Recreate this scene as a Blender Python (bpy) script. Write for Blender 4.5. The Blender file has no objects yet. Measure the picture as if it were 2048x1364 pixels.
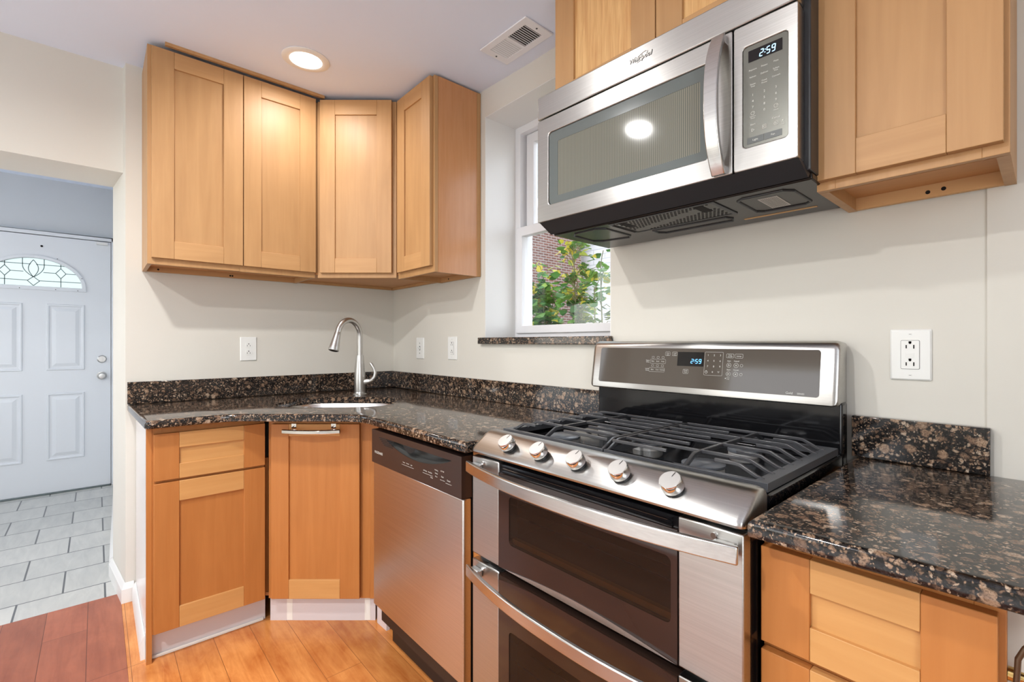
import bpy, bmesh, math, random
from math import sin, cos, pi, radians, sqrt
from mathutils import Vector, Matrix, Euler
from mathutils.geometry import tessellate_polygon
random.seed(7)
SC = bpy.context.scene
COL = SC.collection

# tuning values
EXPOSURE = 0.32
WORLD = 0.48
P_HALL = 9.0
P_DIN = 16.0
P_FRONT = 22.0
P_CAN1, P_CAN2, P_CAN3 = 3.6, 18.5, 32.0
CAN_COL = (1.0, 0.99, 0.975)
WOOD_LO = (172, 128, 83)
WOOD_HI = (195, 152, 104)
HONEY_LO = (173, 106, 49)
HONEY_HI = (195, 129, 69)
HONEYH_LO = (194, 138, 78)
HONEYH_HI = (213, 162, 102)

# ------------------------------------------------------------------ camera
F_PX = 945.6
cam_d = bpy.data.cameras.new('camera')
cam_d.sensor_width = 36.0
cam_d.sensor_fit = 'HORIZONTAL'
cam_d.lens = F_PX / 2048 * 36
cam_d.shift_y = 3.0 / 2048
cam_d.clip_start = 0.02
cam = bpy.data.objects.new('camera', cam_d)
COL.objects.link(cam)
cam.location = (2.827, -1.456, 1.2)
cam.rotation_euler = (radians(90), 0, math.atan2(1076, F_PX))
SC.camera = cam

# ------------------------------------------------------------------ world and exposure
SC.view_settings.view_transform = 'Standard'
SC.view_settings.look = 'None'
SC.view_settings.gamma = 1.0
SC.view_settings.use_curve_mapping = False
SC.view_settings.exposure = EXPOSURE
world = bpy.data.worlds.new('sky')
SC.world = world
world.use_nodes = True
wn = world.node_tree.nodes
wl = world.node_tree.links
bg = wn['Background']
sky = wn.new('ShaderNodeTexSky')
sky.sky_type = 'NISHITA'
sky.sun_disc = False
sky.sun_elevation = radians(38)
sky.sun_rotation = radians(200)
wmix = wn.new('ShaderNodeMix'); wmix.data_type = 'RGBA'
wmix.inputs[0].default_value = 0.75
wmix.inputs[7].default_value = (5.4, 5.6, 5.8, 1)
wl.new(sky.outputs[0], wmix.inputs[6])
wl.new(wmix.outputs[2], bg.inputs[0])
bg.inputs[1].default_value = WORLD

def area_light(name, loc, rot, shape, sx, sy, power, color, spread=180, parent=None):
    d = bpy.data.lights.new(name, 'AREA')
    d.shape = shape; d.size = sx
    if shape in ('RECTANGLE', 'ELLIPSE'): d.size_y = sy
    d.energy = power; d.color = color; d.spread = radians(spread)
    o = bpy.data.objects.new(name, d); COL.objects.link(o)
    o.location = loc; o.rotation_euler = rot
    if parent: o.parent = parent
    return o
# added daylight-tinted fill lamps in off-view openings of the hall and dining area
area_light('hall_fill', (-1.3, -2.96, 1.5), (radians(90), 0, pi), 'RECTANGLE', 1.5, 1.5, P_HALL, (0.86, 0.93, 1.0))
area_light('dining_fill', (4.34, -2.6, 1.45), (radians(90), 0, radians(90)), 'RECTANGLE', 1.5, 1.5, P_DIN, (0.88, 0.94, 1.0))
area_light('front_fill', (1.0, -4.34, 1.5), (radians(90), 0, pi), 'RECTANGLE', 1.6, 1.5, P_FRONT, (0.88, 0.94, 1.0))

# ------------------------------------------------------------------ materials
def new_mat(name):
    m = bpy.data.materials.new(name); m.use_nodes = True
    nt = m.node_tree
    return m, nt, nt.nodes['Principled BSDF']
def sv(b, **kw):
    names = dict(color='Base Color', metal='Metallic', rough='Roughness', spec='Specular IOR Level', trans='Transmission Weight',
                 ior='IOR', coat='Coat Weight', coatr='Coat Roughness', aniso='Anisotropic', arot='Anisotropic Rotation',
                 ecol='Emission Color', estr='Emission Strength', alpha='Alpha')
    for k, v in kw.items():
        if k in ('color', 'ecol') and len(v) == 3: v = (*v, 1)
        b.inputs[names[k]].default_value = v
def srgb(r, g, b):
    f = lambda c: (c / 255 / 12.92) if c / 255 <= 0.04045 else ((c / 255 + 0.055) / 1.055) ** 2.4
    return (f(r), f(g), f(b))
def N(nt, kind, **kw):
    n = nt.nodes.new('ShaderNode' + kind)
    for k, v in kw.items(): setattr(n, k, v)
    return n
def coords(nt, scale=(1, 1, 1), rand=False, kind='Object', rot=(0, 0, 0)):
    tc = N(nt, 'TexCoord')
    mp = N(nt, 'Mapping')
    mp.inputs['Scale'].default_value = scale
    mp.inputs['Rotation'].default_value = rot
    nt.links.new(tc.outputs[kind], mp.inputs[0])
    if rand:
        oi = N(nt, 'ObjectInfo')
        mu = N(nt, 'Math', operation='MULTIPLY'); mu.inputs[1].default_value = 37.0
        nt.links.new(oi.outputs['Random'], mu.inputs[0])
        nt.links.new(mu.outputs[0], mp.inputs['Location'])
    return mp.outputs[0]
def noise(nt, vec, scale, detail=3, rough=0.5, dist=0.0):
    n = N(nt, 'TexNoise'); n.inputs['Scale'].default_value = scale; n.inputs['Detail'].default_value = detail
    n.inputs['Roughness'].default_value = rough; n.inputs['Distortion'].default_value = dist
    nt.links.new(vec, n.inputs['Vector']); return n.outputs['Fac']
def ramp(nt, fac, stops, interp='LINEAR'):
    r = N(nt, 'ValToRGB'); r.color_ramp.interpolation = interp
    el = r.color_ramp.elements
    while len(el) < len(stops): el.new(0.5)
    for e, (p, c) in zip(el, stops):
        e.position = p; e.color = (*c, 1) if len(c) == 3 else c
    nt.links.new(fac, r.inputs[0]); return r.outputs[0]
def mixc(nt, a, b, fac, mode='MIX'):
    m = N(nt, 'Mix', data_type='RGBA', blend_type=mode)
    for sock, v in ((m.inputs[0], fac), (m.inputs[6], a), (m.inputs[7], b)):
        if isinstance(v, (int, float)): sock.default_value = v
        elif isinstance(v, tuple): sock.default_value = (*v, 1) if len(v) == 3 else v
        else: nt.links.new(v, sock)
    return m.outputs[2]
def bump(nt, b, height, strength, dist=0.002):
    n = N(nt, 'Bump'); n.inputs['Strength'].default_value = strength; n.inputs['Distance'].default_value = dist
    nt.links.new(height, n.inputs['Height']); nt.links.new(n.outputs[0], b.inputs['Normal'])

def plain(name, color, rough=0.5, metal=0.0, **kw):
    m, nt, b = new_mat(name); sv(b, color=color, rough=rough, metal=metal, **kw); return m
def painted(name, color, rough=0.6, tex=0.03, **kw):
    m, nt, b = new_mat(name); sv(b, color=color, rough=rough, **kw)
    v = coords(nt)
    n = noise(nt, v, 3.0, 4)
    c = ramp(nt, n, [(0.3, tuple(x * (1 - tex) for x in color)), (0.7, tuple(min(1, x * (1 + tex)) for x in color))])
    nt.links.new(c, b.inputs['Base Color'])
    n2 = noise(nt, v, 220.0, 2); bump(nt, b, n2, 0.08, 0.0006)
    return m
def wood(name, lo, hi, axis, rough=0.45, fine=1.0, fig=0.5):
    m, nt, b = new_mat(name); sv(b, rough=rough, spec=0.4)
    s = {'z': (26, 26, 1.6), 'x': (1.6, 26, 26), 'y': (26, 1.6, 26)}[axis]
    g = noise(nt, coords(nt, s, True), 1.6 * fine, 5, 0.55, 0.6)
    s2 = {'z': (5, 5, 2.2), 'x': (2.2, 5, 5), 'y': (5, 2.2, 5)}[axis]
    f = noise(nt, coords(nt, s2, True), 1.3, 3, 0.5, 1.2)
    c1 = ramp(nt, g, [(0.25, lo), (0.72, hi)])
    mid = tuple((a + c) / 2 for a, c in zip(lo, hi))
    c2 = ramp(nt, f, [(0.3, tuple(x * 0.93 for x in mid)), (0.7, tuple(min(1, x * 1.07) for x in mid))])
    c = mixc(nt, c1, c2, fig)
    nt.links.new(c, b.inputs['Base Color'])
    bump(nt, b, g, 0.06, 0.0004)
    return m
def steel(name, color=(0.50, 0.49, 0.47), rough=0.31, aniso=0.75, streak=(2.0, 300.0, 300.0)):
    m, nt, b = new_mat(name); sv(b, color=color, metal=1.0, rough=rough, aniso=aniso, arot=0.25)
    g = noise(nt, coords(nt, streak), 1.0, 2)
    c = ramp(nt, g, [(0.3, tuple(x * 0.93 for x in color)), (0.7, tuple(min(1, x * 1.05) for x in color))])
    nt.links.new(c, b.inputs['Base Color'])
    tg = N(nt, 'Tangent', direction_type='RADIAL', axis='Z')
    nt.links.new(tg.outputs[0], b.inputs['Tangent'])
    return m
def granite(name, scale=42.0):
    m, nt, b = new_mat(name); sv(b, rough=0.09, spec=0.5)
    v = coords(nt)
    wob = N(nt, 'TexNoise'); wob.inputs['Scale'].default_value = 70; wob.inputs['Detail'].default_value = 3; nt.links.new(v, wob.inputs['Vector'])
    add = N(nt, 'MixRGB', blend_type='LINEAR_LIGHT'); add.inputs[0].default_value = 0.009
    nt.links.new(v, add.inputs[1]); nt.links.new(wob.outputs['Color'], add.inputs[2])
    vv = add.outputs[0]
    def vor(sc):
        n = N(nt, 'TexVoronoi'); n.inputs['Scale'].default_value = sc
        nt.links.new(vv, n.inputs['Vector'])
        sp = N(nt, 'SeparateColor'); nt.links.new(n.outputs['Color'], sp.inputs[0]); return n, sp
    c = ramp(nt, noise(nt, v, 260, 4), [(0.38, srgb(10, 10, 11)), (0.66, srgb(44, 40, 38))])
    def layer(c, sc, keep, r0, r1, stops, nsc):
        n, sp = vor(sc)
        pick = ramp(nt, sp.outputs[0], [(keep, (0, 0, 0)), (keep + 0.03, (1, 1, 1))])
        disk = ramp(nt, n.outputs['Distance'], [(r0, (1, 1, 1)), (r1, (0, 0, 0))])
        tone = N(nt, 'Mix', data_type='FLOAT'); tone.inputs[0].default_value = 0.55
        nt.links.new(sp.outputs[1], tone.inputs[2]); nt.links.new(noise(nt, v, nsc, 4), tone.inputs[3])
        grit = ramp(nt, noise(nt, v, 420, 3), [(0.36, (0.25, 0.25, 0.25)), (0.5, (1, 1, 1))])
        return mixc(nt, c, mixc(nt, ramp(nt, tone.outputs[0], stops), grit, 0.8, 'MULTIPLY'), mixc(nt, pick, disk, 1.0, 'MULTIPLY'))
    pal = [(0.22, srgb(72, 55, 45)), (0.42, srgb(118, 93, 75)), (0.60, srgb(156, 128, 104)), (0.80, srgb(190, 172, 152))]
    c = layer(c, scale * 5.5, 0.62, 0.34, 0.54, pal, 300)
    c = layer(c, scale * 2.4, 0.58, 0.32, 0.50, pal, 220)
    c = layer(c, scale, 0.52, 0.32, 0.47, pal, 160)
    nt.links.new(c, b.inputs['Base Color'])
    return m
def planks(name, lo, hi, pitch, off, seam, rough=0.25):
    m, nt, b = new_mat(name); sv(b, rough=rough, spec=0.45)
    tc = N(nt, 'TexCoord')
    mp = N(nt, 'Mapping'); mp.inputs['Location'].default_value = (0.37, off, 0)
    nt.links.new(tc.outputs['Object'], mp.inputs[0])
    br = N(nt, 'TexBrick'); br.offset = 0.43; br.offset_frequency = 3
    br.inputs['Scale'].default_value = 1.0; br.inputs['Brick Width'].default_value = 0.95; br.inputs['Row Height'].default_value = pitch
    br.inputs['Mortar Size'].default_value = 0.0011; br.inputs['Mortar Smooth'].default_value = 0.2
    br.inputs['Color1'].default_value = (0, 0, 0, 1); br.inputs['Color2'].default_value = (1, 1, 1, 1); br.inputs['Mortar'].default_value = (0.5, 0.5, 0.5, 1)
    nt.links.new(mp.outputs[0], br.inputs['Vector'])
    g = noise(nt, coords(nt, (2.2, 22, 1)), 1.7, 6, 0.6, 0.8)
    blot = noise(nt, coords(nt, (4, 7, 1)), 1.4, 4, 0.6, 0.5)
    t = N(nt, 'Mix', data_type='FLOAT'); t.inputs[0].default_value = 0.55
    nt.links.new(g, t.inputs[2]); nt.links.new(blot, t.inputs[3])
    c = ramp(nt, t.outputs[0], [(0.34, lo), (0.62, hi)])
    tint = mixc(nt, (0.80, 0.78, 0.75), (1.10, 1.10, 1.08), br.outputs['Color'])
    c = mixc(nt, c, tint, 1.0, 'MULTIPLY')
    knots = ramp(nt, noise(nt, coords(nt, (9, 17, 1)), 1.0, 2), [(0.75, (1, 1, 1)), (0.80, (0.55, 0.45, 0.35))])
    c = mixc(nt, c, knots, 1.0, 'MULTIPLY')
    c = mixc(nt, c, seam, br.outputs['Fac'])
    nt.links.new(c, b.inputs['Base Color'])
    return m
def tiles(name):
    m, nt, b = new_mat(name); sv(b, rough=0.3)
    mp = N(nt, 'Mapping'); tc = N(nt, 'TexCoord'); nt.links.new(tc.outputs['Object'], mp.inputs[0])
    mp.inputs['Rotation'].default_value = (0, 0, radians(90)); mp.inputs['Location'].default_value = (0.10, 0.0, 0)
    br = N(nt, 'TexBrick'); br.offset = 0.5; br.offset_frequency = 2
    br.inputs['Scale'].default_value = 1.0; br.inputs['Brick Width'].default_value = 0.305; br.inputs['Row Height'].default_value = 0.29
    br.inputs['Mortar Size'].default_value = 0.004; br.inputs['Mortar Smooth'].default_value = 0.1
    br.inputs['Color1'].default_value = (*srgb(188, 188, 184), 1); br.inputs['Color2'].default_value = (*srgb(202, 201, 196), 1)
    br.inputs['Mortar'].default_value = (*srgb(92, 94, 96), 1)
    nt.links.new(mp.outputs[0], br.inputs['Vector'])
    g = ramp(nt, noise(nt, coords(nt, (3, 14, 1)), 1.6, 5, 0.6, 0.6), [(0.3, (0.86, 0.87, 0.88)), (0.7, (1.05, 1.05, 1.04))])
    c = mixc(nt, br.outputs['Color'], g, 1.0, 'MULTIPLY')
    nt.links.new(c, b.inputs['Base Color'])
    return m
def bricks(name, axes, c1, c2, mortar, bw, rh, ms, rough=0.9):
    """brick pattern on a vertical wall; axes 'yz' or 'xz'"""
    m, nt, b = new_mat(name); sv(b, rough=rough, spec=0.2)
    tc = N(nt, 'TexCoord'); sp = N(nt, 'SeparateXYZ'); cb = N(nt, 'CombineXYZ')
    nt.links.new(tc.outputs['Object'], sp.inputs[0])
    nt.links.new(sp.outputs['XYZ'.index(axes[0].upper())], cb.inputs[0]); nt.links.new(sp.outputs[2], cb.inputs[1])
    br = N(nt, 'TexBrick'); br.inputs['Scale'].default_value = 1.0; br.inputs['Brick Width'].default_value = bw
    br.inputs['Row Height'].default_value = rh; br.inputs['Mortar Size'].default_value = ms
    br.inputs['Color1'].default_value = (*c1, 1); br.inputs['Color2'].default_value = (*c2, 1); br.inputs['Mortar'].default_value = (*mortar, 1)
    nt.links.new(cb.outputs[0], br.inputs['Vector'])
    nt.links.new(br.outputs['Color'], b.inputs['Base Color'])
    bump(nt, b, br.outputs['Fac'], 0.4, -0.004)
    return m
def clear_glass(name, tint=(1, 1, 1), refl=1.0):
    m = bpy.data.materials.new(name); m.use_nodes = True; nt = m.node_tree
    nt.nodes.remove(nt.nodes['Principled BSDF'])
    out = nt.nodes['Material Output']
    t = N(nt, 'BsdfTransparent'); t.inputs[0].default_value = (*tint, 1)
    g = N(nt, 'BsdfGlossy'); g.inputs['Roughness'].default_value = 0.0
    lw = N(nt, 'LayerWeight'); lw.inputs['Blend'].default_value = 0.5
    pw = N(nt, 'Math', operation='POWER'); pw.inputs[1].default_value = 5.0; nt.links.new(lw.outputs['Facing'], pw.inputs[0])
    f = N(nt, 'Math', operation='MULTIPLY_ADD'); f.inputs[1].default_value = 0.9; f.inputs[2].default_value = 0.04; nt.links.new(pw.outputs[0], f.inputs[0])
    mx = N(nt, 'MixShader')
    nt.links.new(f.outputs[0], mx.inputs[0]); nt.links.new(t.outputs[0], mx.inputs[1]); nt.links.new(g.outputs[0], mx.inputs[2])
    nt.links.new(mx.outputs[0], out.inputs[0])
    return m
def smoked_glass(name, body, tint, keep):
    """dark see-through oven glass: part clear, part glossy black"""
    m = bpy.data.materials.new(name); m.use_nodes = True; nt = m.node_tree
    b = nt.nodes['Principled BSDF']; sv(b, color=body, rough=0.07, spec=0.5)
    t = N(nt, 'BsdfTransparent'); t.inputs[0].default_value = (*tint, 1)
    mx = N(nt, 'MixShader'); mx.inputs[0].default_value = keep
    nt.links.new(b.outputs[0], mx.inputs[1]); nt.links.new(t.outputs[0], mx.inputs[2])
    nt.links.new(mx.outputs[0], nt.nodes['Material Output'].inputs[0])
    return m
def leaded_glass(name):
    m, nt, b = new_mat(name)
    sv(b, color=(0.30, 0.345, 0.335), rough=0.35, trans=1.0, ior=1.3)
    n = noise(nt, coords(nt, (1, 1, 1)), 60, 3); bump(nt, b, n, 0.5, 0.004)
    return m
def leaf_mat(name):
    m, nt, b = new_mat(name); sv(b, rough=0.5)
    v = coords(nt)
    vo = N(nt, 'TexVoronoi'); vo.inputs['Scale'].default_value = 9; nt.links.new(v, vo.inputs['Vector'])
    sp = N(nt, 'SeparateColor'); nt.links.new(vo.outputs['Color'], sp.inputs[0])
    c = ramp(nt, sp.outputs[0], [(0.0, srgb(40, 92, 44)), (0.45, srgb(74, 132, 62)), (0.72, srgb(116, 160, 70)), (0.86, srgb(196, 190, 70)), (1.0, srgb(212, 196, 84))])
    nt.links.new(c, b.inputs['Base Color'])
    tr = N(nt, 'BsdfTranslucent'); nt.links.new(c, tr.inputs[0])
    mx = N(nt, 'MixShader'); mx.inputs[0].default_value = 0.35
    nt.links.new(b.outputs[0], mx.inputs[1]); nt.links.new(tr.outputs[0], mx.inputs[2])
    nt.links.new(mx.outputs[0], nt.nodes['Material Output'].inputs[0])
    return m
def glow(name, color, strength):
    m, nt, b = new_mat(name); sv(b, color=(0, 0, 0), ecol=color, estr=strength, rough=0.5); return m
def mesh_screen(name):
    """microwave door screen: grey woven screen behind glossy glass"""
    m, nt, b = new_mat(name); sv(b, rough=0.06, spec=0.6)
    w = N(nt, 'TexWave', wave_type='BANDS', bands_direction='X'); w.inputs['Scale'].default_value = 58
    w.inputs['Distortion'].default_value = 0.6; w.inputs['Detail'].default_value = 2
    nt.links.new(coords(nt), w.inputs['Vector'])
    c = ramp(nt, w.outputs['Fac'], [(0.2, srgb(98, 99, 90)), (0.8, srgb(126, 125, 112))])
    nt.links.new(c, b.inputs['Base Color'])
    return m

M = {}
M['wall'] = painted('wall_paint', srgb(216, 212, 202), 0.7, 0.015)
M['ceiling'] = painted('ceiling_paint', srgb(230, 238, 254), 0.8, 0.008)
M['hallwall'] = painted('hall_paint', srgb(206, 210, 214), 0.7, 0.015)
M['white'] = plain('white_gloss_paint', srgb(232, 231, 228), 0.32)
M['door'] = plain('door_paint', srgb(226, 229, 233), 0.38)
M['panelwhite'] = plain('white_end_panel', srgb(226, 224, 224), 0.18)
M['vinyl'] = plain('white_vinyl', srgb(234, 234, 236), 0.35)
M['plastic'] = plain('white_plastic', srgb(236, 236, 232), 0.35)
LO, HI = srgb(*WOOD_LO), srgb(*WOOD_HI)
M['maple_v'] = wood('maple_upright_grain', LO, HI, 'z')
M['maple_h'] = wood('maple_level_grain', tuple(min(1, x * 1.05) for x in LO), tuple(min(1, x * 1.07) for x in HI), 'x')
M['maple_p'] = wood('maple_panel', tuple(x * 0.97 for x in LO), HI, 'z', fine=0.8, fig=0.5)
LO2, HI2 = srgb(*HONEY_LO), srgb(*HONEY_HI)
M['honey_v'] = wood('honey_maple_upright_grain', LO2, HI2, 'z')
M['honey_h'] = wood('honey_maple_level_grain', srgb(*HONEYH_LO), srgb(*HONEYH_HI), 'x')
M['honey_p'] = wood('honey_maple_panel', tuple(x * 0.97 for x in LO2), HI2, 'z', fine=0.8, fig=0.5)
M['maple_in'] = wood('maple_underside', srgb(190, 132, 80), srgb(208, 152, 98), 'x', 0.5)
M['veneer'] = wood('maple_side_veneer', srgb(186, 126, 78), srgb(206, 150, 104), 'z', 0.22, fine=1.6)
M['ash'] = wood('ash_grain_panel', srgb(196, 140, 84), srgb(232, 190, 130), 'z', 0.4, fine=2.2, fig=0.1)
M['ply'] = plain('plywood_edge', srgb(214, 170, 118), 0.7)
M['hole'] = plain('dark_hole', srgb(22, 18, 16), 0.9)
M['granite'] = granite('brown_granite')
M['steel'] = steel('brushed_steel')
M['steel_soft'] = steel('brushed_steel_handle', (0.60, 0.59, 0.57), 0.24, 0.6)
M['steel_door'] = steel('satin_steel_door', (0.62, 0.59, 0.56), 0.30, 0.6)
M['sinksteel'] = plain('sink_steel', (0.68, 0.67, 0.65), 0.25, 1.0)
M['nickel'] = plain('brushed_nickel', (0.56, 0.55, 0.53), 0.33, 1.0)
M['chrome'] = plain('chrome', (0.82, 0.80, 0.78), 0.06, 1.0)
M['satin'] = plain('satin_knob_face', (0.56, 0.55, 0.53), 0.45, 0.55)
M['black'] = plain('black_enamel', (0.006, 0.006, 0.007), 0.09, spec=0.55)
M['blackmat'] = plain('black_trim', (0.012, 0.012, 0.013), 0.4)
M['dwblack'] = plain('dishwasher_black', srgb(50, 36, 32), 0.33)
M['dwpocket'] = plain('dishwasher_pocket', srgb(62, 62, 60), 0.45)
M['iron'] = plain('cast_iron', (0.05, 0.05, 0.054), 0.24, spec=0.7)
M['ironframe'] = plain('grate_frame_enamel', (0.06, 0.062, 0.068), 0.30, spec=0.6)
M['burner'] = plain('burner_cap', (0.10, 0.11, 0.125), 0.3, spec=0.6)
M['mwunder'] = plain('microwave_underside', srgb(34, 29, 25), 0.2, spec=0.3)
M['mwtrim'] = plain('microwave_dark_trim', srgb(44, 44, 46), 0.4)
M['mwglassrim'] = plain('microwave_glass_border', srgb(98, 104, 102), 0.12)
M['mwscreen'] = mesh_screen('microwave_screen')
M['keypad'] = plain('grey_keypad', srgb(112, 112, 104), 0.25, 0.35)
M['keybtn'] = plain('keypad_button', srgb(76, 80, 78), 0.3)
M['ink'] = plain('keypad_print', srgb(222, 222, 214), 0.5)
M['inkdim'] = plain('dim_print', srgb(168, 164, 156), 0.5)
M['display'] = plain('display_black', srgb(18, 14, 14), 0.08)
M['led'] = glow('blue_display_digits', (0.12, 0.45, 1.0), 3.0)
M['led2'] = glow('pale_blue_digits', (0.35, 0.70, 1.0), 2.6)
M['ovenglass'] = smoked_glass('smoked_oven_glass', (0.055, 0.036, 0.026), (0.62, 0.50, 0.36), 0.72)
M['ovenblack'] = plain('oven_glass_border', srgb(48, 34, 28), 0.05, spec=0.55)
M['ovencavity'] = plain('oven_cavity', srgb(150, 118, 74), 0.35, 0.2)
M['bgglass'] = plain('grey_control_glass', srgb(86, 78, 70), 0.06, spec=0.5)
M['glass'] = clear_glass('window_glass')
M['leaded'] = leaded_glass('leaded_glass')
M['came'] = plain('lead_came', srgb(112, 122, 122), 0.5, 0.6)
M['floor'] = planks('maple_planks', srgb(182, 102, 46), srgb(222, 150, 84), 0.13, 0.06, srgb(146, 90, 48))
M['floorred'] = planks('red_planks', srgb(142, 76, 52), srgb(172, 100, 72), 0.135, 0.0, srgb(92, 46, 30), 0.3)
M['reflector'] = painted('pale_reflector', srgb(226, 225, 223), 0.95, 0.05)
M['tile'] = tiles('grey_tile')
M['toekick'] = plain('toe_kick_paint', srgb(214, 206, 206), 0.25)
M['caulk'] = plain('white_caulk', srgb(236, 234, 226), 0.5)
M['brass'] = plain('brass', (0.62, 0.42, 0.16), 0.2, 1.0)
M['bronze'] = plain('bronze_tube', srgb(104, 84, 66), 0.3, 0.7)
M['brick'] = bricks('old_brick', 'yz', srgb(132, 96, 88), srgb(108, 80, 74), srgb(160, 154, 150), 0.22, 0.075, 0.012)
M['siding'] = bricks('white_painted_brick', 'xz', srgb(236, 238, 240), srgb(228, 231, 235), srgb(196, 202, 208), 0.9, 0.16, 0.012)
M['slate'] = bricks('scalloped_slate', 'yz', srgb(132, 150, 146), srgb(116, 134, 130), srgb(84, 98, 98), 0.30, 0.22, 0.02)
M['ground'] = painted('yard_soil', srgb(126, 118, 100), 0.9, 0.1)
M['leaf'] = leaf_mat('shrub_leaves')
M['stem'] = plain('shrub_stem', srgb(116, 120, 84), 0.7)
M['lamp'] = glow('lamp_diffuser', (1.0, 0.96, 0.90), 14.0)
M['goldrefl'] = plain('gold_reflection', (0.75, 0.58, 0.25), 0.3, 0.8)
M['badge'] = plain('badge_silver', (0.80, 0.79, 0.76), 0.4, 0.3)
M['label'] = plain('rating_label', srgb(196, 192, 182), 0.5)

# ------------------------------------------------------------------ geometry helper
class G:
    def __init__(s): s.v = []; s.f = []
    def add(s, vs, fs):
        o = len(s.v); s.v += [tuple(p) for p in vs]; s.f += [tuple(i + o for i in f) for f in fs]; return s
    def box(s, x0, x1, y0, y1, z0, z1):
        return s.add([(x0, y0, z0), (x1, y0, z0), (x1, y1, z0), (x0, y1, z0), (x0, y0, z1), (x1, y0, z1), (x1, y1, z1), (x0, y1, z1)],
                     [(0, 3, 2, 1), (4, 5, 6, 7), (0, 1, 5, 4), (1, 2, 6, 5), (2, 3, 7, 6), (3, 0, 4, 7)])
    def prism(s, pts, a, b, axis='z'):
        """extrude the 2-D outline pts along axis from a to b"""
        def p3(p, t):
            return {'z': (p[0], p[1], t), 'y': (p[0], t, p[1]), 'x': (t, p[0], p[1])}[axis]
        n = len(pts)
        tri = tessellate_polygon([[Vector((p[0], p[1], 0)) for p in pts]])
        vs = [p3(p, a) for p in pts] + [p3(p, b) for p in pts]
        fs = [tuple(t) for t in tri] + [tuple(i + n for i in reversed(t)) for t in tri] if not s._convex(pts) else [tuple(range(n)), tuple(range(2 * n - 1, n - 1, -1))]
        fs += [(i, (i + 1) % n, n + (i + 1) % n, n + i) for i in range(n)]
        return s.add(vs, fs)
    @staticmethod
    def _convex(p):
        n = len(p); sg = 0
        for i in range(n):
            a, b, c = p[i], p[(i + 1) % n], p[(i + 2) % n]
            k = (b[0] - a[0]) * (c[1] - b[1]) - (b[1] - a[1]) * (c[0] - b[0])
            if abs(k) < 1e-12: continue
            if sg == 0: sg = 1 if k > 0 else -1
            elif (k > 0) != (sg > 0): return False
        return True
    def loft(s, rings, closed=True, cap0=False, cap1=False):
        n = len(rings[0]); o = len(s.v)
        for r in rings: s.v += [tuple(p) for p in r]
        for i in range(len(rings) - 1):
            for j in range(n if closed else n - 1):
                k = (j + 1) % n
                s.f.append((o + i * n + j, o + i * n + k, o + (i + 1) * n + k, o + (i + 1) * n + j))
        if cap0: s.f.append(tuple(o + j for j in reversed(range(n))))
        if cap1: s.f.append(tuple(o + (len(rings) - 1) * n + j for j in range(n)))
        return s
    def lathe(s, prof, loc=(0, 0, 0), axis=(0, 0, 1), n=24, cap0=True, cap1=True):
        ax = Vector(axis).normalized(); u = ax.orthogonal().normalized(); w = ax.cross(u); L = Vector(loc)
        rings = [[L + ax * h + (u * cos(2 * pi * j / n) + w * sin(2 * pi * j / n)) * r for j in range(n)] for r, h in prof]
        return s.loft(rings, True, cap0, cap1)
    def cyl(s, p0, p1, r, n=16, r1=None):
        p0, p1 = Vector(p0), Vector(p1)
        return s.lathe([(r, 0), (r if r1 is None else r1, (p1 - p0).length)], p0, p1 - p0, n)
    def tube(s, pts, r, n=12):
        P = [Vector(p) for p in pts]; m = len(P); rr = r if isinstance(r, (list, tuple)) else [r] * m
        T = [(P[min(i + 1, m - 1)] - P[max(i - 1, 0)]).normalized() for i in range(m)]
        u = T[0].orthogonal().normalized(); rings = []
        for i in range(m):
            u = (u - T[i] * u.dot(T[i])).normalized(); w = T[i].cross(u)
            rings.append([P[i] + (u * cos(2 * pi * j / n) + w * sin(2 * pi * j / n)) * rr[i] for j in range(n)])
        return s.loft(rings, True, True, True)
    def bar(s, pts, w, h, up=(0, 0, 1)):
        """rectangular section swept along pts; w across, h along up"""
        P = [Vector(p) for p in pts]; m = len(P); U = Vector(up); rings = []
        ww = w if isinstance(w, (list, tuple)) else [w] * m
        hh = h if isinstance(h, (list, tuple)) else [h] * m
        for i in range(m):
            t = (P[min(i + 1, m - 1)] - P[max(i - 1, 0)]).normalized()
            a = t.cross(U).normalized(); b = a.cross(t).normalized()
            rings.append([P[i] + a * (sx * ww[i] / 2) + b * (sz * hh[i] / 2) for sx, sz in ((-1, -1), (1, -1), (1, 1), (-1, 1))])
        return s.loft(rings, True, True, True)
    def plate_hole(s, outer, inner, y0, y1):
        """plate in the xz plane between y0 (front) and y1 with a hole; outer and inner have the same count"""
        n = len(outer)
        r = [[(p[0], y, p[1]) for p in q] for q, y in ((outer, y0), (inner, y0), (inner, y1), (outer, y1))]
        return s.loft(r + [r[0]], True)
    def build(s, name, mat, parent=None, bevel=0.0, smooth=None, seg=2, shift=(0, 0, 0)):
        me = bpy.data.meshes.new(name)
        me.from_pydata([(p[0] - shift[0], p[1] - shift[1], p[2] - shift[2]) for p in s.v], [], s.f)
        bm = bmesh.new(); bm.from_mesh(me)
        bmesh.ops.remove_doubles(bm, verts=bm.verts, dist=1e-6)
        bmesh.ops.recalc_face_normals(bm, faces=bm.faces)
        bm.to_mesh(me); bm.free()
        me.materials.append(mat)
        o = bpy.data.objects.new(name, me); COL.objects.link(o)
        if parent: o.parent = parent
        if bevel:
            b = o.modifiers.new('bevel', 'BEVEL'); b.width = bevel; b.segments = seg; b.limit_method = 'ANGLE'; b.angle_limit = radians(40)
        if smooth is not None or bevel:
            for p in me.polygons: p.use_smooth = True
            me.set_sharp_from_angle(angle=radians(smooth if smooth is not None else 35))
        return o
    def bounds(s):
        return [(min(p[i] for p in s.v), max(p[i] for p in s.v)) for i in range(3)]

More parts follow.
